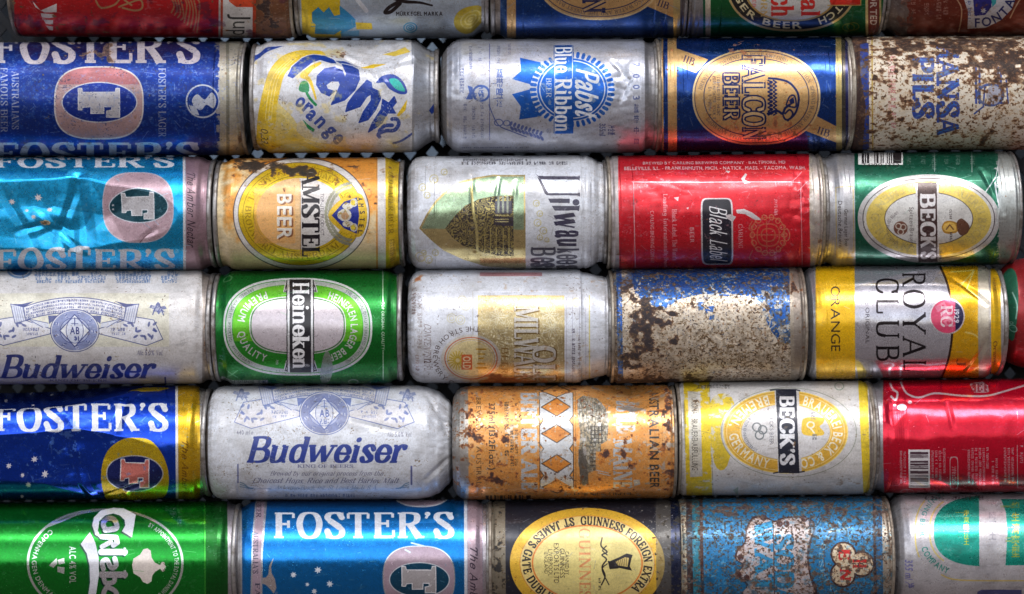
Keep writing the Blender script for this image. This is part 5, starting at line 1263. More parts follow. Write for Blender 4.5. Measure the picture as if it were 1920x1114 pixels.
def art_harp(c):
    P = Q(860, 900, 3.556); G = (216, 172, 56); CR = (216, 192, 122); K = (34, 30, 34); R_ = (206, 104, 50)
    c.band(905, 948, (120, 112, 98), metal=.6, rough=.5)
    c.ell(1101, 1056, 145, 104, G, n=2.05, metal=.35); c.ell(1101, 1056, 127, 90, (206, 140, 60), n=2.0); c.ell(1101, 1056, 125.5, 88.5, CR, n=2.0, metal=.25)
    c.ell(1101, 1056, 104, 72, (212, 120, 50), w=2.6); c.ell(1101, 1056, 100, 69, (216, 200, 128), metal=.25)
    c.arc("GUINNESS FOREIGN EXTRA", 'serif', 1101, 1056, 114, 80, -96, 40, 15, K, grow=.6); c.arc("ST JAMES'S GATE DUBLIN", 'serif', 1101, 1056, 114, 80, 258, 122, 15, K, grow=.6)
    c.tv("GUINNESS", 'serif', 1086, 1107, 990, 1132, (212, 140, 90))
    for s, x, y0, y1, h in (("CANNED BY", 1063, 1034, 1078, 7), ("GUINNESS", 1054, 1028, 1084, 9), ("EXPORTS LTD", 1043, 1018, 1094, 9), ("LIVERPOOL", 1032, 1030, 1080, 7.5), ("ENGLAND", 1024, 1036, 1076, 7)):
        c.tv(s, 'sans', x - h / 2, x + h / 2, y0, y1, (56, 46, 40))
    c.line(P(958, 385, 950, 440, 990, 480, 955, 500, 985, 530, 955, 580, 975, 640, 950, 700), 2.6, K, smooth=True); c.line(P(985, 440, 960, 470, 990, 500), 2, K, smooth=True); c.line(P(990, 560, 955, 600, 1000, 700), 2, K, smooth=True)
    c.micro(1124, 1096, 26, 5, 90, K)
    c.poly(P(1000, 545, 1060, 520, 1120, 490, 1160, 500, 1150, 530, 1140, 575, 1155, 605, 1130, 600, 1060, 585, 1010, 590), K)
    c.poly(P(1045, 545, 1110, 515, 1135, 520, 1125, 580, 1060, 570), (212, 188, 116))
    for i in range(6): c.line(P(1052 + i * 13, 542 - i * 4.6, 1064 + i * 11, 574), .9, (90, 76, 50))
    c.line(P(1000, 545, 1010, 590, 1060, 585), 3, K)
    c.band(1230, 1260, (110, 106, 98), metal=.6, rough=.5, alpha=.6); c.band(1258, 1277, (34, 42, 70), metal=.7, rough=.25); c.band(1277, 1290, (176, 166, 146), metal=.75, rough=.4)
    c.rust(.56, 7, blobs=[(1246, 1040, 12, 120, .10), (932, 1040, 14, 120, .06), (936, 1064, 7, 22, .4), (936, 1022, 5, 10, .3), (1101, 1056, 130, 100, -.6), (985, 965, 60, 60, -.2), (1210, 960, 40, 40, -.15)], cols=((16, 15, 18), (52, 46, 36)), alpha=.95)
    c.specks(.80, 3, (176, 170, 160), .7, blobs=[(1220, 960, 60, 60, .05), (1101, 1056, 120, 90, -.2)]); c.specks(.86, 4, (120, 80, 30), .5); c.grime(.18); c.scratches(20, (140, 140, 150))

def art_soda(c):
    P = Q(1240, 900, 2.824); B = (38, 132, 186); W = (182, 172, 176); K = (54, 36, 42)
    c.band(1270, 1288, (176, 168, 150), metal=.7, rough=.45); c.band(1288, 1299, (50, 34, 38), metal=.3); c.band(1299, 1313, (40, 124, 150), metal=.4); c.band(1313, 1319, (70, 40, 38))
    for y in range(950, 1140, 4): c.line([(1322, y), (1640, y)], .8, (24, 104, 168), alpha=.55)
    cl = P(470, 215, 500, 190, 570, 200, 600, 215, 640, 200, 700, 190, 770, 195, 810, 220, 815, 270, 790, 330, 780, 420, 790, 500, 800, 620, 440, 620, 450, 560, 400, 500, 430, 450, 390, 420, 400, 370, 440, 330, 450, 260)
    c.poly(cl, (60, 36, 40), smooth=True); c.poly([(1450 + (x - 1450) * .95, 1052 + (y - 1052) * .955) for x, y in cl], W, smooth=True)
    for x, y in ((545, 200), (630, 232), (665, 232), (760, 205), (800, 235), (420, 410), (405, 500), (450, 520)): c.ell(*P(x, y)[0], 6, 6, (76, 46, 46))
    c.tv("WATER", 'slab', 1416, 1449, 978, 1146, B, grow=1.2); c.tv("SODA", 'slab', 1453, 1487, 1002, 1128, B, grow=1.2)
    c.tv("WATER", 'slab', 1416, 1449, 978, 1146, (50, 150, 200), grow=-2); c.line([(1451, 990), (1451, 1120)], 1.6, (60, 40, 44))
    c.line(P(490, 290, 590, 262), 4, (60, 140, 186))
    c.line(P(850, 205, 810, 270, 785, 360, 780, 450, 795, 540, 830, 620), 2.4, K, smooth=True); c.line(P(920, 240, 880, 300, 862, 380, 862, 450, 880, 530, 910, 600), 2, K, smooth=True)
    c.arc("REFRESHING", 'serif', 1640, 1050, 100, 90, 232, 130, 9, (120, 170, 200), inward=True)
    c.line(P(890, 275, 960, 262, 1000, 250), 2.4, (206, 200, 176))
    for x, y in ((965, 395), (960, 500), (1060, 445)): c.ell(*P(x, y)[0], 24.5, 24.5, (56, 34, 34))
    for x, y in ((965, 395), (960, 500), (1060, 445)): c.ell(*P(x, y)[0], 21, 21, (206, 190, 164))
    c.ell(*P(995, 450)[0], 18, 18, (206, 190, 164))
    for x, y in ((945, 350), (1000, 430), (985, 470), (1080, 430), (1040, 480), (940, 450), (985, 540)): c.ell(*P(x, y)[0], 5, 4, (120, 84, 56), rot=x)
    R_ = (196, 36, 36)
    c.tv('E', 'slab', 1573, 1594, 1029, 1050, R_, grow=.6); c.tv('N', 'slab', 1575, 1594, 1066, 1090, R_, grow=.6); c.tv('H', 'slab', 1599, 1624, 1048, 1066, R_, grow=.4)
    c.band(1638, 1643, (40, 30, 40)); c.band(1643, 1655, (34, 96, 150), metal=.5); c.band(1655, 1676, (170, 160, 148), metal=.75, rough=.45)
    c.fade(.5, 14, (18, 74, 112), .6, metal=.4, soft=.2, blobs=[(1430, 1000, 70, 60, -.4), (1590, 1050, 50, 40, -.4)])
    c.fade(.62, 5, (120, 176, 210), .5, metal=.5, blobs=[(1345, 990, 40, 20, .08), (1600, 985, 60, 14, .06)])
    c.rust(.63, 10, blobs=[(1480, 952, 190, 13, .16), (1360, 965, 40, 14, .06), (1600, 962, 60, 14, .1), (1316, 1060, 8, 90, .16), (1385, 1060, 10, 60, .12), (1640, 1000, 12, 100, .1), (1345, 1060, 30, 60, -.12), (1450, 1010, 60, 60, -.10), (1585, 1060, 40, 30, -.08)], cols=((46, 32, 40), (100, 74, 64)), soft=.10, alpha=.9)
    c.rust(.60, 3.4, oc=3, blobs=[(1480, 955, 190, 20, .05), (1450, 1050, 50, 60, .02), (1345, 1040, 30, 60, -.03)], cols=((44, 32, 38), (110, 84, 64)), alpha=.85)
    c.specks(.70, 2.6, (44, 34, 44), .8, mod=22); c.specks(.86, 4, (170, 140, 80), .6, blobs=[(1450, 1050, 50, 60, .1)]); c.grime(.3)

def art_teal(c):
    T = (22, 158, 140); Yc = (206, 186, 110)
    c.band(1665, 1690, (170, 170, 176), metal=.7)
    c.ell(1855, 996, 104, 66, T, n=2.6, metal=.75, rough=.25, x1=1836)
    c.poly([(1877, 936), (1930, 936), (1990, 996), (1930, 1060), (1885, 1060), (1889, 1000), (1886, 960)], T, metal=.75, rough=.25)
    c.ell(1835, 996, 16, 90, (186, 180, 184), x1=1852, x0=1836, alpha=.0) 
    for i, ch in enumerate('啤酒王'): c.text(ch, 'bold', 1861, 968 + i * 18, 15, 15, 0, (150, 150, 160))
    for i in range(5):
        c.text('南京啤酒王'[i], 'bold', 1812, 962 + i * 13.5, 10, 11, 0, (176, 196, 70)); c.text('纯生清爽型'[i], 'bold', 1904, 948 + i * 22, 15, 17, 0, (150, 176, 80))
    c.ell(1855, 996, 113, 74, Yc, n=2.6, w=3, x1=1770, alpha=.8); c.ell(1855, 1000, 140, 98, Yc, n=2.6, w=2.4, x1=1735, y1=1045); c.line([(1765, 1078), (1800, 1088), (1930, 1089)], 2.6, Yc, smooth=True)
    c.arc("NANJING BEER", 'bold', 1855, 996, 126, 86, 236, 176, 9, (84, 150, 150), n=2.5); c.arc("COMPANY", 'bold', 1855, 996, 126, 86, 165, 122, 11, (50, 140, 130), n=2.5)
    c.tv("355 ml 净", 'bold', 1698, 1711, 1050, 1104, (120, 120, 180))
    c.poly([(1832, 1110), (1840, 1106), (1915, 1106), (1915, 1116), (1832, 1116)], (80, 84, 140)); c.micro(1790, 933, 110, 8, 0, (80, 70, 80), sp='p', alpha=.7)
    c.specks(.83, 3.2, alpha=.5); c.specks(.84, 6, (110, 104, 110), .4); c.grime(.42, (110, 105, 110)); c.scratches(16, (215, 215, 225))
# ------------------------------------------------------------------ materials
def new_mat(name):
    m = bpy.data.materials.new(name); m.use_nodes = True
    nt = m.node_tree; nt.nodes.clear()
    o = nt.nodes.new('ShaderNodeOutputMaterial'); b = nt.nodes.new('ShaderNodeBsdfPrincipled')
    nt.links.new(b.outputs[0], o.inputs['Surface'])
    return m, nt, b

def label_mat(name, cv, coat=.35):
    m, nt, b = new_mat(name)
    n, l = nt.nodes, nt.links
    t1 = n.new('ShaderNodeTexImage'); t1.image = make_image(name + '_print', cv.c, True); t1.extension = 'EXTEND'
    t2 = n.new('ShaderNodeTexImage'); t2.image = make_image(name + '_wear', np.dstack([cv.m, np.clip(cv.r, .12, 1), cv.h]), False); t2.extension = 'EXTEND'
    s = n.new('ShaderNodeSeparateColor')
    l.new(t2.outputs['Color'], s.inputs[0])
    l.new(t1.outputs['Color'], b.inputs['Base Color']); l.new(s.outputs[0], b.inputs['Metallic'])
    # fine dulling of the varnish
    tc = n.new('ShaderNodeTexCoord'); nz = n.new('ShaderNodeTexNoise'); nz.inputs['Scale'].default_value = 520; nz.inputs['Detail'].default_value = 6
    l.new(tc.outputs['Object'], nz.inputs['Vector'])
    mr = n.new('ShaderNodeMapRange'); mr.inputs['To Min'].default_value = -.09; mr.inputs['To Max'].default_value = .09
    l.new(nz.outputs['Fac'], mr.inputs['Value'])
    ad = n.new('ShaderNodeMath'); ad.operation = 'ADD'; ad.use_clamp = True
    l.new(s.outputs[1], ad.inputs[0]); l.new(mr.outputs[0], ad.inputs[1]); l.new(ad.outputs[0], b.inputs['Roughness'])
    nb = n.new('ShaderNodeTexNoise'); nb.inputs['Scale'].default_value = 260; nb.inputs['Detail'].default_value = 4
    l.new(tc.outputs['Object'], nb.inputs['Vector'])
    b0 = n.new('ShaderNodeBump'); b0.inputs['Strength'].default_value = .05; b0.inputs['Distance'].default_value = .0006
    l.new(nb.outputs['Fac'], b0.inputs['Height'])
    bp = n.new('ShaderNodeBump'); bp.inputs['Strength'].default_value = .35; bp.inputs['Distance'].default_value = .0005
    l.new(s.outputs[2], bp.inputs['Height']); l.new(b0.outputs[0], bp.inputs['Normal']); l.new(bp.outputs[0], b.inputs['Normal'])
    b.inputs['Coat Weight'].default_value = coat; b.inputs['Coat Roughness'].default_value = .08
    l.new(bp.outputs[0], b.inputs['Coat Normal'])
    return m

def metal_mat(name, col, rough, dirt=(.07, .045, .028), amt=.8):
    m, nt, b = new_mat(name); n, l = nt.nodes, nt.links
    tc = n.new('ShaderNodeTexCoord'); nz = n.new('ShaderNodeTexNoise'); nz.inputs['Scale'].default_value = 130; nz.inputs['Detail'].default_value = 10; nz.inputs['Roughness'].default_value = .7
    oi = n.new('ShaderNodeObjectInfo'); va = n.new('ShaderNodeVectorMath'); va.operation = 'ADD'
    l.new(tc.outputs['Object'], va.inputs[0]); l.new(oi.outputs['Random'], va.inputs[1]); l.new(va.outputs[0], nz.inputs['Vector'])
    rp = n.new('ShaderNodeValToRGB'); rp.color_ramp.elements[0].position = .46; rp.color_ramp.elements[1].position = .60
    rp.color_ramp.elements[0].color = (*col, 1); rp.color_ramp.elements[1].color = (*[c * (1 - amt) + d * amt for c, d in zip(col, dirt)], 1)
    l.new(nz.outputs['Fac'], rp.inputs[0]); l.new(rp.outputs[0], b.inputs['Base Color'])
    mr = n.new('ShaderNodeMapRange'); mr.inputs['From Min'].default_value = .4; mr.inputs['From Max'].default_value = .7
    mr.inputs['To Min'].default_value = .95; mr.inputs['To Max'].default_value = .35
    l.new(nz.outputs['Fac'], mr.inputs['Value']); l.new(mr.outputs[0], b.inputs['Metallic'])
    r2 = n.new('ShaderNodeMapRange'); r2.inputs['To Min'].default_value = rough - .1; r2.inputs['To Max'].default_value = rough + .3
    l.new(nz.outputs['Fac'], r2.inputs['Value']); l.new(r2.outputs[0], b.inputs['Roughness'])
    return m

M_RIM = metal_mat('aluminium_rim', (.34, .33, .33), .36)
M_STEEL = metal_mat('tinned_steel_rim', (.36, .32, .27), .45, (.08, .045, .025), .75)
M_LID = metal_mat('aluminium_end', (.40, .40, .42), .4)
M_SCREEN, nt, b = new_mat('black_plastic_mesh')
b.inputs['Base Color'].default_value = (.010, .011, .015, 1); b.inputs['Roughness'].default_value = .6; b.inputs['Specular IOR Level'].default_value = .2

M_GAP_SHADE, nt, b = new_mat('gap_shade_dark')  # shade between the cans put in as a near-black colour
nz = nt.nodes.new('ShaderNodeTexNoise'); nz.inputs['Scale'].default_value = 14; nz.inputs['Detail'].default_value = 6
rp = nt.nodes.new('ShaderNodeValToRGB'); rp.color_ramp.elements[0].color = (.010, .012, .016, 1); rp.color_ramp.elements[1].color = (.02, .024, .03, 1)
nt.links.new(nz.outputs['Fac'], rp.inputs[0]); nt.links.new(rp.outputs[0], b.inputs['Base Color']); b.inputs['Roughness'].default_value = .95; b.inputs['Specular IOR Level'].default_value = .05

# ------------------------------------------------------------------ can geometry
ENDS = {  # body profile: (distance from the end, share of the radius); bead: share of the radius or None
 'neck': ([(8, .80), (14, .80), (19, .83), (46, .985), (54, 1)], .84),
 'neck2': ([(8, .885), (14, .885), (18, .90), (34, .985), (42, 1)], .915),
 'neck3': ([(8, .93), (14, .93), (18, .94), (28, .99), (34, 1)], .955),
 'base': ([(0, .70), (4, .77), (12, .875), (22, .955), (32, .992), (40, 1)], None),
 'base2': ([(0, .80), (3, .86), (8, .93), (15, .975), (24, .995), (30, 1)], None),
 'seam': ([(6, .972), (9, .972), (13, 1.0), (24, 1)], .995),
 'taper': ([(8, .86), (12, .86), (16, .88), (52, .95), (58, .965), (59, .99), (66, 1)], .895),
 'shoulder': ([(0, .55), (10, .74), (30, .90), (50, .975), (70, 1)], None),
}
RX = lambda t: t * t * (3 - 2 * t)

def prof(xs, xl, xr, lt, rt, ribs):
    xs_p = CX + (xs - CX) * 1.024
    r = np.ones_like(xs)
    for e, d in ((lt, xs - xl), (rt, xr - xs)):
        k = ENDS[e][0]; kx = np.array([p[0] for p in k], float); kr = np.array([p[1] for p in k], float)
        i = np.clip(np.searchsorted(kx, d) - 1, 0, len(kx) - 2)
        t = np.clip((d - kx[i]) / (kx[i + 1] - kx[i]), 0, 1)
        r = np.minimum(r, kr[i] + (kr[i + 1] - kr[i]) * (t * .5 + .5 * RX(t)))
    for x, w, dep in ribs: r -= dep * np.exp(-((xs_p - x) / w) ** 2)
    return r

def mesh_obj(name, verts, faces, mat, parent=None, uvs=None, smooth=True):
    me = bpy.data.meshes.new(name)
    verts = np.asarray(verts, np.float32); faces = np.asarray(faces, np.int32)
    nf, k = faces.shape
    me.vertices.add(len(verts)); me.vertices.foreach_set('co', verts.ravel())
    me.loops.add(nf * k); me.loops.foreach_set('vertex_index', faces.ravel())
    me.polygons.add(nf); me.polygons.foreach_set('loop_start', np.arange(0, nf * k, k, dtype=np.int32))
    me.polygons.foreach_set('use_smooth', np.full(nf, smooth))
    if uvs is not None:
        lay = me.uv_layers.new(name='print'); lay.data.foreach_set('uv', np.asarray(uvs, np.float32)[faces.ravel()].ravel())
    me.update(calc_edges=True); me.validate()
    me.materials.append(mat)
    o = bpy.data.objects.new(name, me); COL.objects.link(o)
    if parent: o.parent = parent
    return o

def grid_faces(nx, na, flip=False):
    i = np.arange(nx - 1)[:, None]; j = np.arange(na - 1)[None]
    a = i * na + j
    f = np.stack([a, a + 1, a + na + 1, a + na], -1).reshape(-1, 4)
    return f[:, ::-1] if flip else f

def revolve(pts, n=72):
    """closed ring section (x, r) round the x axis"""
    p = np.array(pts, float); m = len(p); t = np.linspace(0, 2 * math.pi, n, endpoint=False)
    v = np.stack([np.repeat(p[:, 0][None], n, 0), p[:, 1][None] * np.cos(t)[:, None], p[:, 1][None] * np.sin(t)[:, None]], -1).reshape(-1, 3)
    f = []
    for i in range(n):
        for j in range(m):
            f.append((i * m + j, i * m + (j + 1) % m, ((i + 1) % n) * m + (j + 1) % m, ((i + 1) % n) * m + j))
    return v, f

def build_can(name, label, cat, xl, xr, yl, yr, R, base, art, lt, rt, dents=(), metal=.6, rough=.35, seed=1, ribs=(), steel=False, coat=.18, wob=.8):
    # the ends were measured on the near side of the can: bring them to its axis
    jt = random.Random(seed); yl += jt.uniform(-1.2, 1.2); yr += jt.uniform(-1.2, 1.2)
    xl, xr = CX + (xl - CX) / 1.021, CX + (xr - CX) / 1.021
    cv = Canvas(xl, xr, yl, yr, R, base, metal, rough, seed)
    art(cv)
    mat = label_mat(name + '_print_%d' % seed, cv, coat)
    root = bpy.data.objects.new(name, None); COL.objects.link(root)
    root.empty_display_size = .01
    xm, ym = .5 * (xl + xr), .5 * (yl + yr)
    root.location = ((xm - CX) * PX, 0, (CY - ym) * PX)
    root.rotation_euler = (0, math.atan2(yr - yl, xr - xl), 0)
    root['label'] = label; root['category'] = cat; root['group'] = 'old drink cans laid in rows'
    # body
    fine = bool(dents)
    xs = np.unique(np.concatenate([np.linspace(xl, xr, 330 if fine else 110), np.linspace(xl, xl + 60, 40), np.linspace(xr - 60, xr, 40)]))
    bl, br = ENDS[lt][0][0][0], ENDS[rt][0][0][0]
    xs = xs[(xs >= xl + bl) & (xs <= xr - br)]
    na = 361 if fine else 161
    a = np.linspace(-math.pi, math.pi, na)
    r = (R * prof(xs, xl, xr, lt, rt, ribs))[:, None] * np.ones((1, na))
    # gentle unevenness of thin metal
    rg = np.random.default_rng(seed + 77)
    mid = np.clip(np.minimum(xs - xl, xr - xs) / 60, 0, 1)[:, None]
    n = fbm(len(xs), na, 34, 2, rg) - .5
    n[:, -8:] = n[:, :1] * 0
    r = r + n * wob * 2 * mid * (np.abs(a)[None] < 2.6)
    A_of = lambda y: float(np.interp(y, cv.Ymid, cv.a))
    S = a[None] * R; X = CX + (xs[:, None] - CX) * 1.024
    for d in dents:
        if d[0] == 'g':      # smooth hollow: x, y, rx, ry, depth
            _, x, y, rx, ry, dep = d; s0 = A_of(y) * R
            r = r - dep * np.exp(-((X - x) / rx) ** 2 - ((S - s0) / ry) ** 2)
        elif d[0] == 'p':    # faceted hollow with creased edges
            _, x, y, rx, ry, dep, rot = d; s0 = A_of(y) * R
            c_, s_ = math.cos(math.radians(rot)), math.sin(math.radians(rot))
            u = ((X - x) * c_ + (S - s0) * s_) / rx; w = (-(X - x) * s_ + (S - s0) * c_) / ry
            r = r - dep * np.clip(1 - np.maximum(np.abs(u), np.abs(w)), 0, 1)
        elif d[0] == 'c':    # crease (or ridge when the depth is negative) along a segment
            _, x0, y0, x1, y1, wd, dep = d; s0, s1 = A_of(y0) * R, A_of(y1) * R
            dx, ds = x1 - x0, s1 - s0
            t = np.clip(((X - x0) * dx + (S - s0) * ds) / (dx * dx + ds * ds), 0, 1)
            dist = np.hypot(X - x0 - t * dx, S - s0 - t * ds)
            r = r - dep * np.clip(1 - dist / wd, 0, 1) * (.35 + .65 * np.sin(math.pi * np.clip(t, .02, .98)) ** .6)
        elif d[0] == 'v':    # crumpled patch of small sharp facets
            _, x, y, rx, ry, dep, cell = d; s0 = A_of(y) * R; rv = np.random.default_rng(int(x + y))
            gx = np.arange(x - 2.2 * rx, x + 2.2 * rx, cell); gs = np.arange(s0 - 2.2 * ry, s0 + 2.2 * ry, cell)
            F = np.full(r.shape, 9.0)
            for px in gx:
                for py in gs:
                    qx, qs = px + rv.uniform(-.45, .45) * cell, py + rv.uniform(-.45, .45) * cell
                    F = np.minimum(F, np.hypot((X - qx), (S - qs) * 1.2) / cell + rv.uniform(0, .25))
            r = r - dep * (F - .4) * np.exp(-((X - x) / rx) ** 2 - ((S - s0) / ry) ** 2)
        elif d[0] == 'f':    # flattened side: flat facet facing the angle of y, its depth along x given by points
            _, pts, y = d; a0 = A_of(y)
            dep = np.interp(X, [q[0] for q in pts], [q[1] for q in pts])
            cs = np.cos(a[None] - a0)
            lim = (R - dep) / np.maximum(cs, .05)
            r = np.where((cs > .3) & (dep > 0), np.minimum(r, np.maximum(lim, R * .5)), r)
    ap = a + cv.tilt
    v = np.stack([np.repeat((xs - xm)[:, None], na, 1), -r * np.cos(ap)[None], -r * np.sin(ap)[None]], -1).reshape(-1, 3) * PX
    uv = np.stack([np.repeat(((xs - xl) / (xr - xl))[:, None], na, 1), np.repeat((.5 - a / (2 * ARC))[None], len(xs), 0)], -1).reshape(-1, 2)
    mesh_obj('body', v, grid_faces(len(xs), na, True), mat, root, uv)
    # ends
    for e, xe, sg in ((lt, xl, 1), (rt, xr, -1)):
        bead = ENDS[e][1]; rm = M_STEEL if steel else M_RIM
        if bead:
            q = R * bead
            bw = .72 if bead > .99 else 1.0
            sec = [(0, q - 4), (.6 * bw, q - 1.4), (2.2 * bw, q), (6.4 * bw, q), (8.4 * bw, q - 1.2), (9.2 * bw, q - 5), (8.5 * bw, q - 9), (1.2, q - 9)]
            v, f = revolve([(xe - xm + sg * p[0], p[1]) for p in sec])
            mesh_obj('rim', v * PX, f, rm, root)
            q -= 8; dx = 5.0
            sec = [(dx, q), (dx + 6, q - 3), (dx + 6, q - 12), (dx + 3, q - 15), (dx + 3, 0.5), (dx + 4.5, .5), (dx + 4.5, q - 14), (dx + 7.5, q - 11), (dx + 7.5, q - 2), (dx + 1.5, q + .6)]
            v, f = revolve([(xe - xm + sg * p[0], p[1]) for p in sec], 48)
            mesh_obj('lid', v * PX, f, M_LID, root)
        else:
            q = R * ENDS[e][0][0][1]
            sec = [(-1.5, q - 3), (-1.5, q - 6), (3, q - 10), (9, q * .6), (13, .5), (14.5, .5), (10.5, q * .6), (5, q - 9), (2, q - 4), (0, q + .8)]
            v, f = revolve([(xe - xm + sg * (p[0] + 1.5), p[1]) for p in sec], 48)
            mesh_obj('base', v * PX, f, M_LID, root)
    return root

# ------------------------------------------------------------------ the black mesh the cans lie against
def build_screen():
    pts, fc = [], []
    x0, x1, y0, y1 = -160, 2080, -160, 1270
    for sgn, dep in ((1, 0.0), (-1, 3.0)):
        dirx, diry = math.cos(math.radians(50)), math.sin(math.radians(50)) * sgn
        step = 42.0; n = int((x1 - x0 + (y1 - y0)) / step) + 30
        for i in range(-30, n):
            px, py = x0 + i * step, (y0 + y1) / 2
            t0, t1 = -1e9, 1e9
            for p, d, lo, hi in ((px, dirx, x0, x1), (py, diry, y0, y1)):
                ta, tb = sorted(((lo - p) / d, (hi - p) / d)); t0, t1 = max(t0, ta), min(t1, tb)
            if t1 - t0 < 5: continue
            hw = 7.0; nx, ny = -diry * hw, dirx * hw; b = len(pts)
            for d in (dep, dep + 7):
                for t, s in ((t0, 1), (t0, -1), (t1, -1), (t1, 1)):
                    pts.append(((px + dirx * t + nx * s - CX) * PX, (112 + d) * PX, (CY - (py + diry * t + ny * s)) * PX))
            for q in ((0, 1, 2, 3), (7, 6, 5, 4), (0, 4, 5, 1), (1, 5, 6, 2), (2, 6, 7, 3), (3, 7, 4, 0)): fc.append(tuple(b + z for z in q))
    o = mesh_obj('mesh_screen', pts, fc, M_SCREEN, smooth=False)
    o['label'] = 'black diamond mesh screen showing through the gaps between the can rows'; o['category'] = 'mesh screen'
build_screen()
# added dark sheet behind the screen: blocks light from the rear, darkens the gaps
w = mesh_obj('rear_light_block', [(x * PX, .42, z * PX) for x, z in ((-2600, -1300), (2600, -1300), (2600, 1100), (-2600, 1100))], [(0, 1, 2, 3)], M_GAP_SHADE, smooth=False)
w['kind'] = 'structure'
M_BOARD = metal_mat('added_pale_board', (.15, .20, .27), .7, (.2, .25, .3), .4)  # added board, pale so the upper-left mesh gaps look bright
bx0, bx1, bz0, bz1 = 120, 800, 60, 330
v = [((x - CX) * PX, y, (CY - z) * PX) for y in (.30, .312) for x, z in ((bx0, bz1), (bx1, bz1), (bx1, bz0 - 160), (bx0, bz0 - 160))]
bd = mesh_obj('added_pale_board', v, [(0, 1, 2, 3), (7, 6, 5, 4), (0, 4, 5, 1), (1, 5, 6, 2), (2, 6, 7, 3), (3, 7, 4, 0)], M_BOARD, smooth=False)
bd['label'] = 'added pale blue board that brightens the mesh gaps beside the orange-drink can'; bd['category'] = 'board'

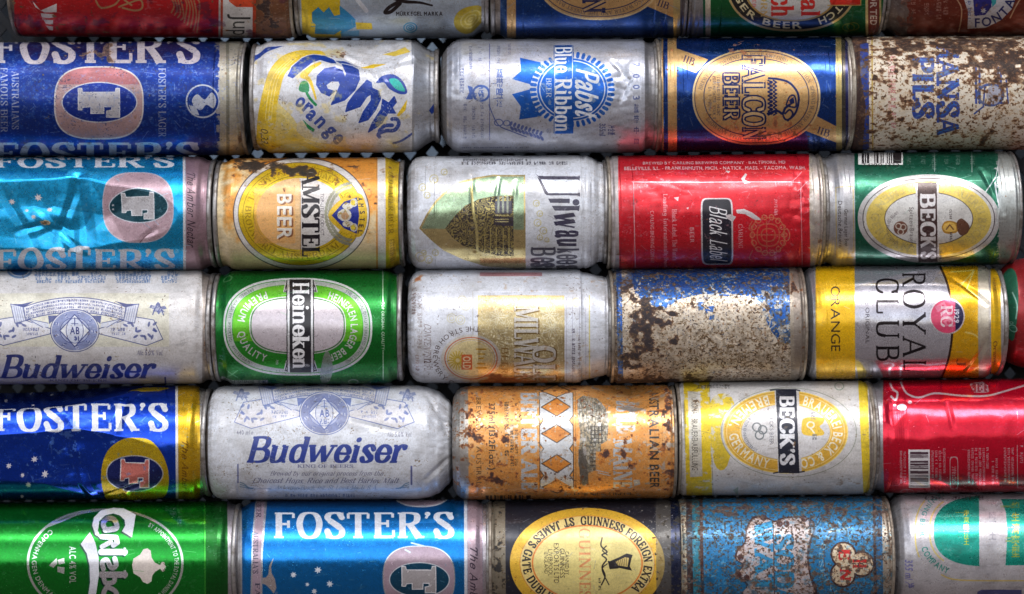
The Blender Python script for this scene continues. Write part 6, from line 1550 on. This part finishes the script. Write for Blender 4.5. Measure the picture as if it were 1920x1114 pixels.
# ------------------------------------------------------------------ the cans, row by row
B, S_ = 'beer_can', 'soda_can'
CANS = [
 # top row
 (B, 'red beer can with tan scrollwork and a rusty brown right end', 'beer can', 13, 548, -37, -35, 106, (186, 26, 32), art_bull, 'seam', 'seam', dict(metal=.55, steel=True)),
 (B, 'pale blue and yellow beer can with a blue castle print and black brush script', 'beer can', 549, 917, -36, -36, 106.2, (172, 186, 202), art_lemon, 'neck3', 'neck2', dict(metal=.6)),
 (B, 'blue beer can with a gold oval cut off by the top edge of the frame', 'beer can', 919, 1290, -34, -36, 106, (20, 62, 130), art_falcon_top, 'neck3', 'seam', dict(metal=.85, rough=.3)),
 (B, 'dark green beer can with a black lettered ring and red words on white', 'beer can', 1291, 1662, -36, -38, 106.0, (18, 96, 48), art_dutch, 'seam', 'seam', dict(metal=.7)),
 (B, 'brown beer can with a white and purple mountain roundel, top right corner', 'beer can', 1663, 2010, -38, -40, 106.0, (112, 44, 30), art_fontaine, 'neck2', 'seam', dict(metal=.6)),
 # second row
 (B, 'navy beer can with white slab lettering twice and a worn silver right end', 'beer can', -75, 457, 186, 184, 106.4, (12, 46, 132), art_fosters_navy, 'seam', 'seam', dict(metal=.8, rough=.42, dents=[('g', 200, 190, 90, 50, 3), ('g', 385, 190, 30, 30, 2), ('g', 60, 150, 50, 40, 2.5)])),
 (S_, 'dented white orange-drink can with blue slanted lettering and a teal leaf', 'soda can', 467, 822, 183, 181, 105, (208, 210, 218), art_fanta, 'neck3', 'neck', dict(metal=.12, rough=.3, dents=[('f', [(560, 0), (640, 11), (690, 14), (740, 8), (775, 0)], 90), ('p', 690, 115, 56, 34, 8, 15), ('c', 640, 98, 700, 128, 11, 6), ('c', 700, 128, 770, 112, 11, 5), ('c', 700, 128, 722, 180, 9, 3), ('g', 700, 190, 60, 30, 3), ('c', 775, 85, 775, 280, 7, -2), ('v', 700, 150, 90, 60, 3, 50)])),
 (B, 'silver beer can with a blue ribbon rosette and a blue banner', 'beer can', 826, 1236, 181, 179, 106.4, (184, 188, 202), art_ribbon, 'base', 'neck3', dict(metal=.6, rough=.34, dents=[('g', 1165, 150, 14, 40, 4), ('c', 1150, 115, 1180, 150, 8, 3), ('c', 1180, 150, 1165, 190, 8, 3), ('g', 1130, 255, 40, 16, 4), ('g', 860, 160, 20, 40, 2), ('v', 1165, 165, 24, 60, 4, 20), ('v', 850, 140, 16, 60, 3, 20)])),
 (B, 'blue and gold beer can with a crested bird head in a gold oval', 'beer can', 1233, 1602, 179, 177, 106.4, (24, 62, 138), art_falcon, 'seam', 'seam', dict(metal=.88, rough=.21, steel=True, dents=[('g', 1415, 170, 70, 40, 1.5)])),
 (B, 'cream can mottled with brown rust and blue capital letters, right edge of the second row', 'beer can', 1598, 1980, 176, 174, 106.4, (208, 200, 186), art_hansa, 'seam', 'seam', dict(metal=.15, rough=.55, steel=True, coat=.05)),
 # third row
 (B, 'crushed light blue beer can with a mauve roundel and mauve right band', 'beer can', -110, 397, 402, 400, 106.5, (30, 164, 226), art_fosters_crushed, 'seam', 'neck3', dict(metal=.85, rough=.27, dents=[('f', [(-110, 14), (0, 20), (90, 23), (143, 27), (200, 16), (300, 7), (335, 0)], 403), ('c', 142, 330, 160, 480, 22, 8), ('c', 60, 395, 150, 482, 12, -4), ('g', 105, 440, 26, 22, 5), ('g', 60, 370, 50, 26, 3), ('p', 205, 405, 46, 60, 4, 10), ('c', 90, 430, 155, 478, 7, 4), ('c', 262, 452, 290, 432, 8, 2.5), ('c', 30, 440, 80, 425, 10, 3), ('v', 105, 425, 90, 48, 6.5, 56), ('c', 142, 330, 105, 460, 12, 4), ('c', 0, 345, 60, 470, 14, 3)])),
 (B, 'orange and yellow beer can with a black scorch mark and a blue shield', 'beer can', 399, 756, 401.5, 399.5, 104.5, (226, 152, 62), art_amstel, 'neck3', 'neck3', dict(metal=.4)),
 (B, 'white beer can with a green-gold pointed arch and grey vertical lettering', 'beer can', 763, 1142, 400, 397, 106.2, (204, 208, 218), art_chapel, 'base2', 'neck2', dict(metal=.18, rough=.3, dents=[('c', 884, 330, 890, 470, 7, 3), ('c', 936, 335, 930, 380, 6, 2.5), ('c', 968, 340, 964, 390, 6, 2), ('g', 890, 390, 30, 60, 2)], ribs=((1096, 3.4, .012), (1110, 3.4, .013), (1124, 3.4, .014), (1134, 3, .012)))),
 (B, 'scratched red beer can with a black script plate and a gold coat of arms', 'beer can', 1140, 1548, 400, 394, 106.4, (206, 28, 44), art_red_label, 'seam', 'seam', dict(metal=.5, rough=.3, steel=True, dents=[('g', 1290, 360, 70, 30, 2), ('g', 1470, 400, 50, 40, 2.5), ('p', 1240, 370, 50, 26, 2, 20), ('c', 1498, 330, 1530, 470, 10, 2.5), ('v', 1260, 370, 60, 40, 2.5, 40), ('v', 1500, 400, 26, 60, 4, 24)])),
 (B, 'dark green beer can with a silver oval, brown name banner and a barcode', 'beer can', 1546, 1915, 393, 391, 106.2, (18, 92, 70), art_becks_green, 'neck3', 'seam', dict(metal=.7, rough=.3, dents=[('g', 1860, 350, 20, 40, 3), ('c', 1845, 320, 1880, 400, 9, 3), ('g', 1740, 470, 60, 16, 2)])),
 # fourth row
 (B, 'cream-white beer can with dark blue name, under the crushed light blue can', 'beer can', -120, 395, 615, 613, 106.2, (206, 204, 206), art_bud_top, 'base2', 'neck3', dict(metal=.15, rough=.38)),
 (B, 'bright green lager can with a black vertical name banner and a silver oval', 'beer can', 396, 753, 614, 612, 106.2, (14, 116, 42), art_heineken, 'neck3', 'neck3', dict(metal=.75, rough=.3)),
 (B, 'white beer can with a gold embossed panel and an orange sunburst seal', 'beer can', 764, 1150, 613, 611, 106.2, (205, 209, 220), art_old_gold, 'base2', 'taper', dict(metal=.18, rough=.32)),
 (B, 'badly rusted cream and blue can with its print worn away', 'beer can', 1146, 1514, 612, 606, 106.4, (192, 180, 164), art_rust_blue, 'seam', 'seam', dict(metal=.35, rough=.42, steel=True, coat=.1)),
 (S_, 'shiny silver and yellow orange-drink can with tall dark letters and a pink badge', 'soda can', 1516, 1890, 604, 602, 106.2, (190, 190, 202), art_royal, 'base2', 'neck3', dict(metal=.78, rough=.15, dents=[('c', 1790, 520, 1850, 570, 8, 3), ('c', 1850, 640, 1820, 700, 9, 3), ('g', 1830, 610, 24, 50, 3)])),
 (S_, 'dark red can with a green drop, barely showing at the right edge', 'soda can', 1880, 2260, 588, 586, 104, (150, 28, 34), art_berry, 'shoulder', 'seam', dict(metal=.4)),
 # fifth row
 (B, 'crumpled royal blue beer can with a gold roundel and a gold right band', 'beer can', -120, 386, 830, 830, 106.4, (18, 66, 196), art_fosters_gold, 'seam', 'neck3', dict(metal=.9, rough=.19, dents=[('f', [(-120, 30), (0, 28), (90, 24), (160, 15), (235, 3), (262, 0)], 727), ('f', [(-120, 6), (40, 10), (140, 14), (250, 6), (310, 0)], 860), ('g', 120, 830, 50, 34, 4), ('c', 110, 790, 140, 900, 18, 5), ('p', 130, 895, 50, 36, 5, 30), ('c', 238, 738, 215, 820, 12, 4), ('c', 185, 930, 260, 905, 8, 3), ('c', 138, 875, 172, 935, 12, -4), ('g', 310, 900, 24, 30, 3), ('c', 225, 915, 240, 940, 8, -3), ('v', 130, 850, 120, 70, 8, 60)])),
 (B, 'long white beer can with faded blue name, medallion and a torn right shoulder', 'beer can', 384, 850, 829, 828, 106.2, (204, 208, 218), art_bud_long, 'base2', 'shoulder', dict(metal=.1, rough=.38, dents=[('c', 800, 740, 838, 800, 9, 4), ('c', 825, 760, 846, 840, 8, 5), ('g', 835, 790, 18, 40, 6), ('c', 800, 900, 840, 870, 10, 4), ('g', 690, 805, 60, 10, 1.5), ('c', 660, 790, 760, 812, 7, 1.5), ('v', 826, 790, 20, 70, 7, 22)])),
 (B, 'orange beer can with four silver crosses in a column and rust spots', 'beer can', 848, 1270, 830, 827, 106.2, (226, 156, 82), art_castle, 'base2', 'seam', dict(metal=.45, rough=.28, steel=True, dents=[('f', [(1090, 0), (1150, 11), (1190, 17), (1225, 11), (1262, 0)], 733)])),
 (B, 'white and yellow beer can with a dark blue name banner across its oval', 'beer can', 1272, 1642, 823, 819, 106.2, (204, 202, 202), art_becks_yellow, 'seam', 'seam', dict(metal=.25, rough=.38, steel=True)),
 (S_, 'glossy red cola can with a white swash line and small print beside a barcode', 'soda can', 1640, 2010, 818, 816, 106.2, (206, 16, 48), art_coke, 'neck3', 'seam', dict(metal=.7, rough=.16, dents=[('c', 1780, 755, 1786, 800, 7, 2), ('g', 1700, 790, 50, 20, 1.5), ('p', 1670, 770, 24, 20, 3, 40)])),
 # bottom row
 (B, 'bright green beer can with white curled lettering, a hop sprig and a crown', 'beer can', -100, 443, 1048, 1045, 106.2, (22, 136, 44), art_carls, 'seam', 'neck3', dict(metal=.88, rough=.18)),
 (B, 'bright sky-blue beer can with white slab lettering and a tail-shaped white mark', 'beer can', 429, 920, 1046, 1044, 106.2, (20, 124, 208), art_fosters_bright, 'neck2', 'neck3', dict(metal=.88, rough=.2)),
 (B, 'black stout can with a yellow oval label and a harp', 'beer can', 916, 1288, 1045, 1042, 106.2, (34, 36, 48), art_harp, 'seam', 'seam', dict(metal=.5, rough=.32, steel=True)),
 (S_, 'corroded blue can with a ragged white cloud panel and a red-lettered trefoil', 'soda can', 1270, 1677, 1042, 1036, 106.2, (30, 116, 172), art_soda, 'seam', 'seam', dict(metal=.4, rough=.42, steel=True, coat=.1)),
 (B, 'silver beer can with teal half discs and a yellow ring, bottom right corner', 'beer can', 1674, 2040, 1034, 1032, 106.2, (186, 184, 190), art_teal, 'base', 'neck3', dict(metal=.6, rough=.3)),
]
for i, (nm, lab, cat, xl, xr, yl, yr, R, base, art, lt, rt, kw) in enumerate(CANS):
    build_can(nm, lab, cat, xl, xr, yl, yr, R, base, art, lt, rt, seed=i + 1, **kw)
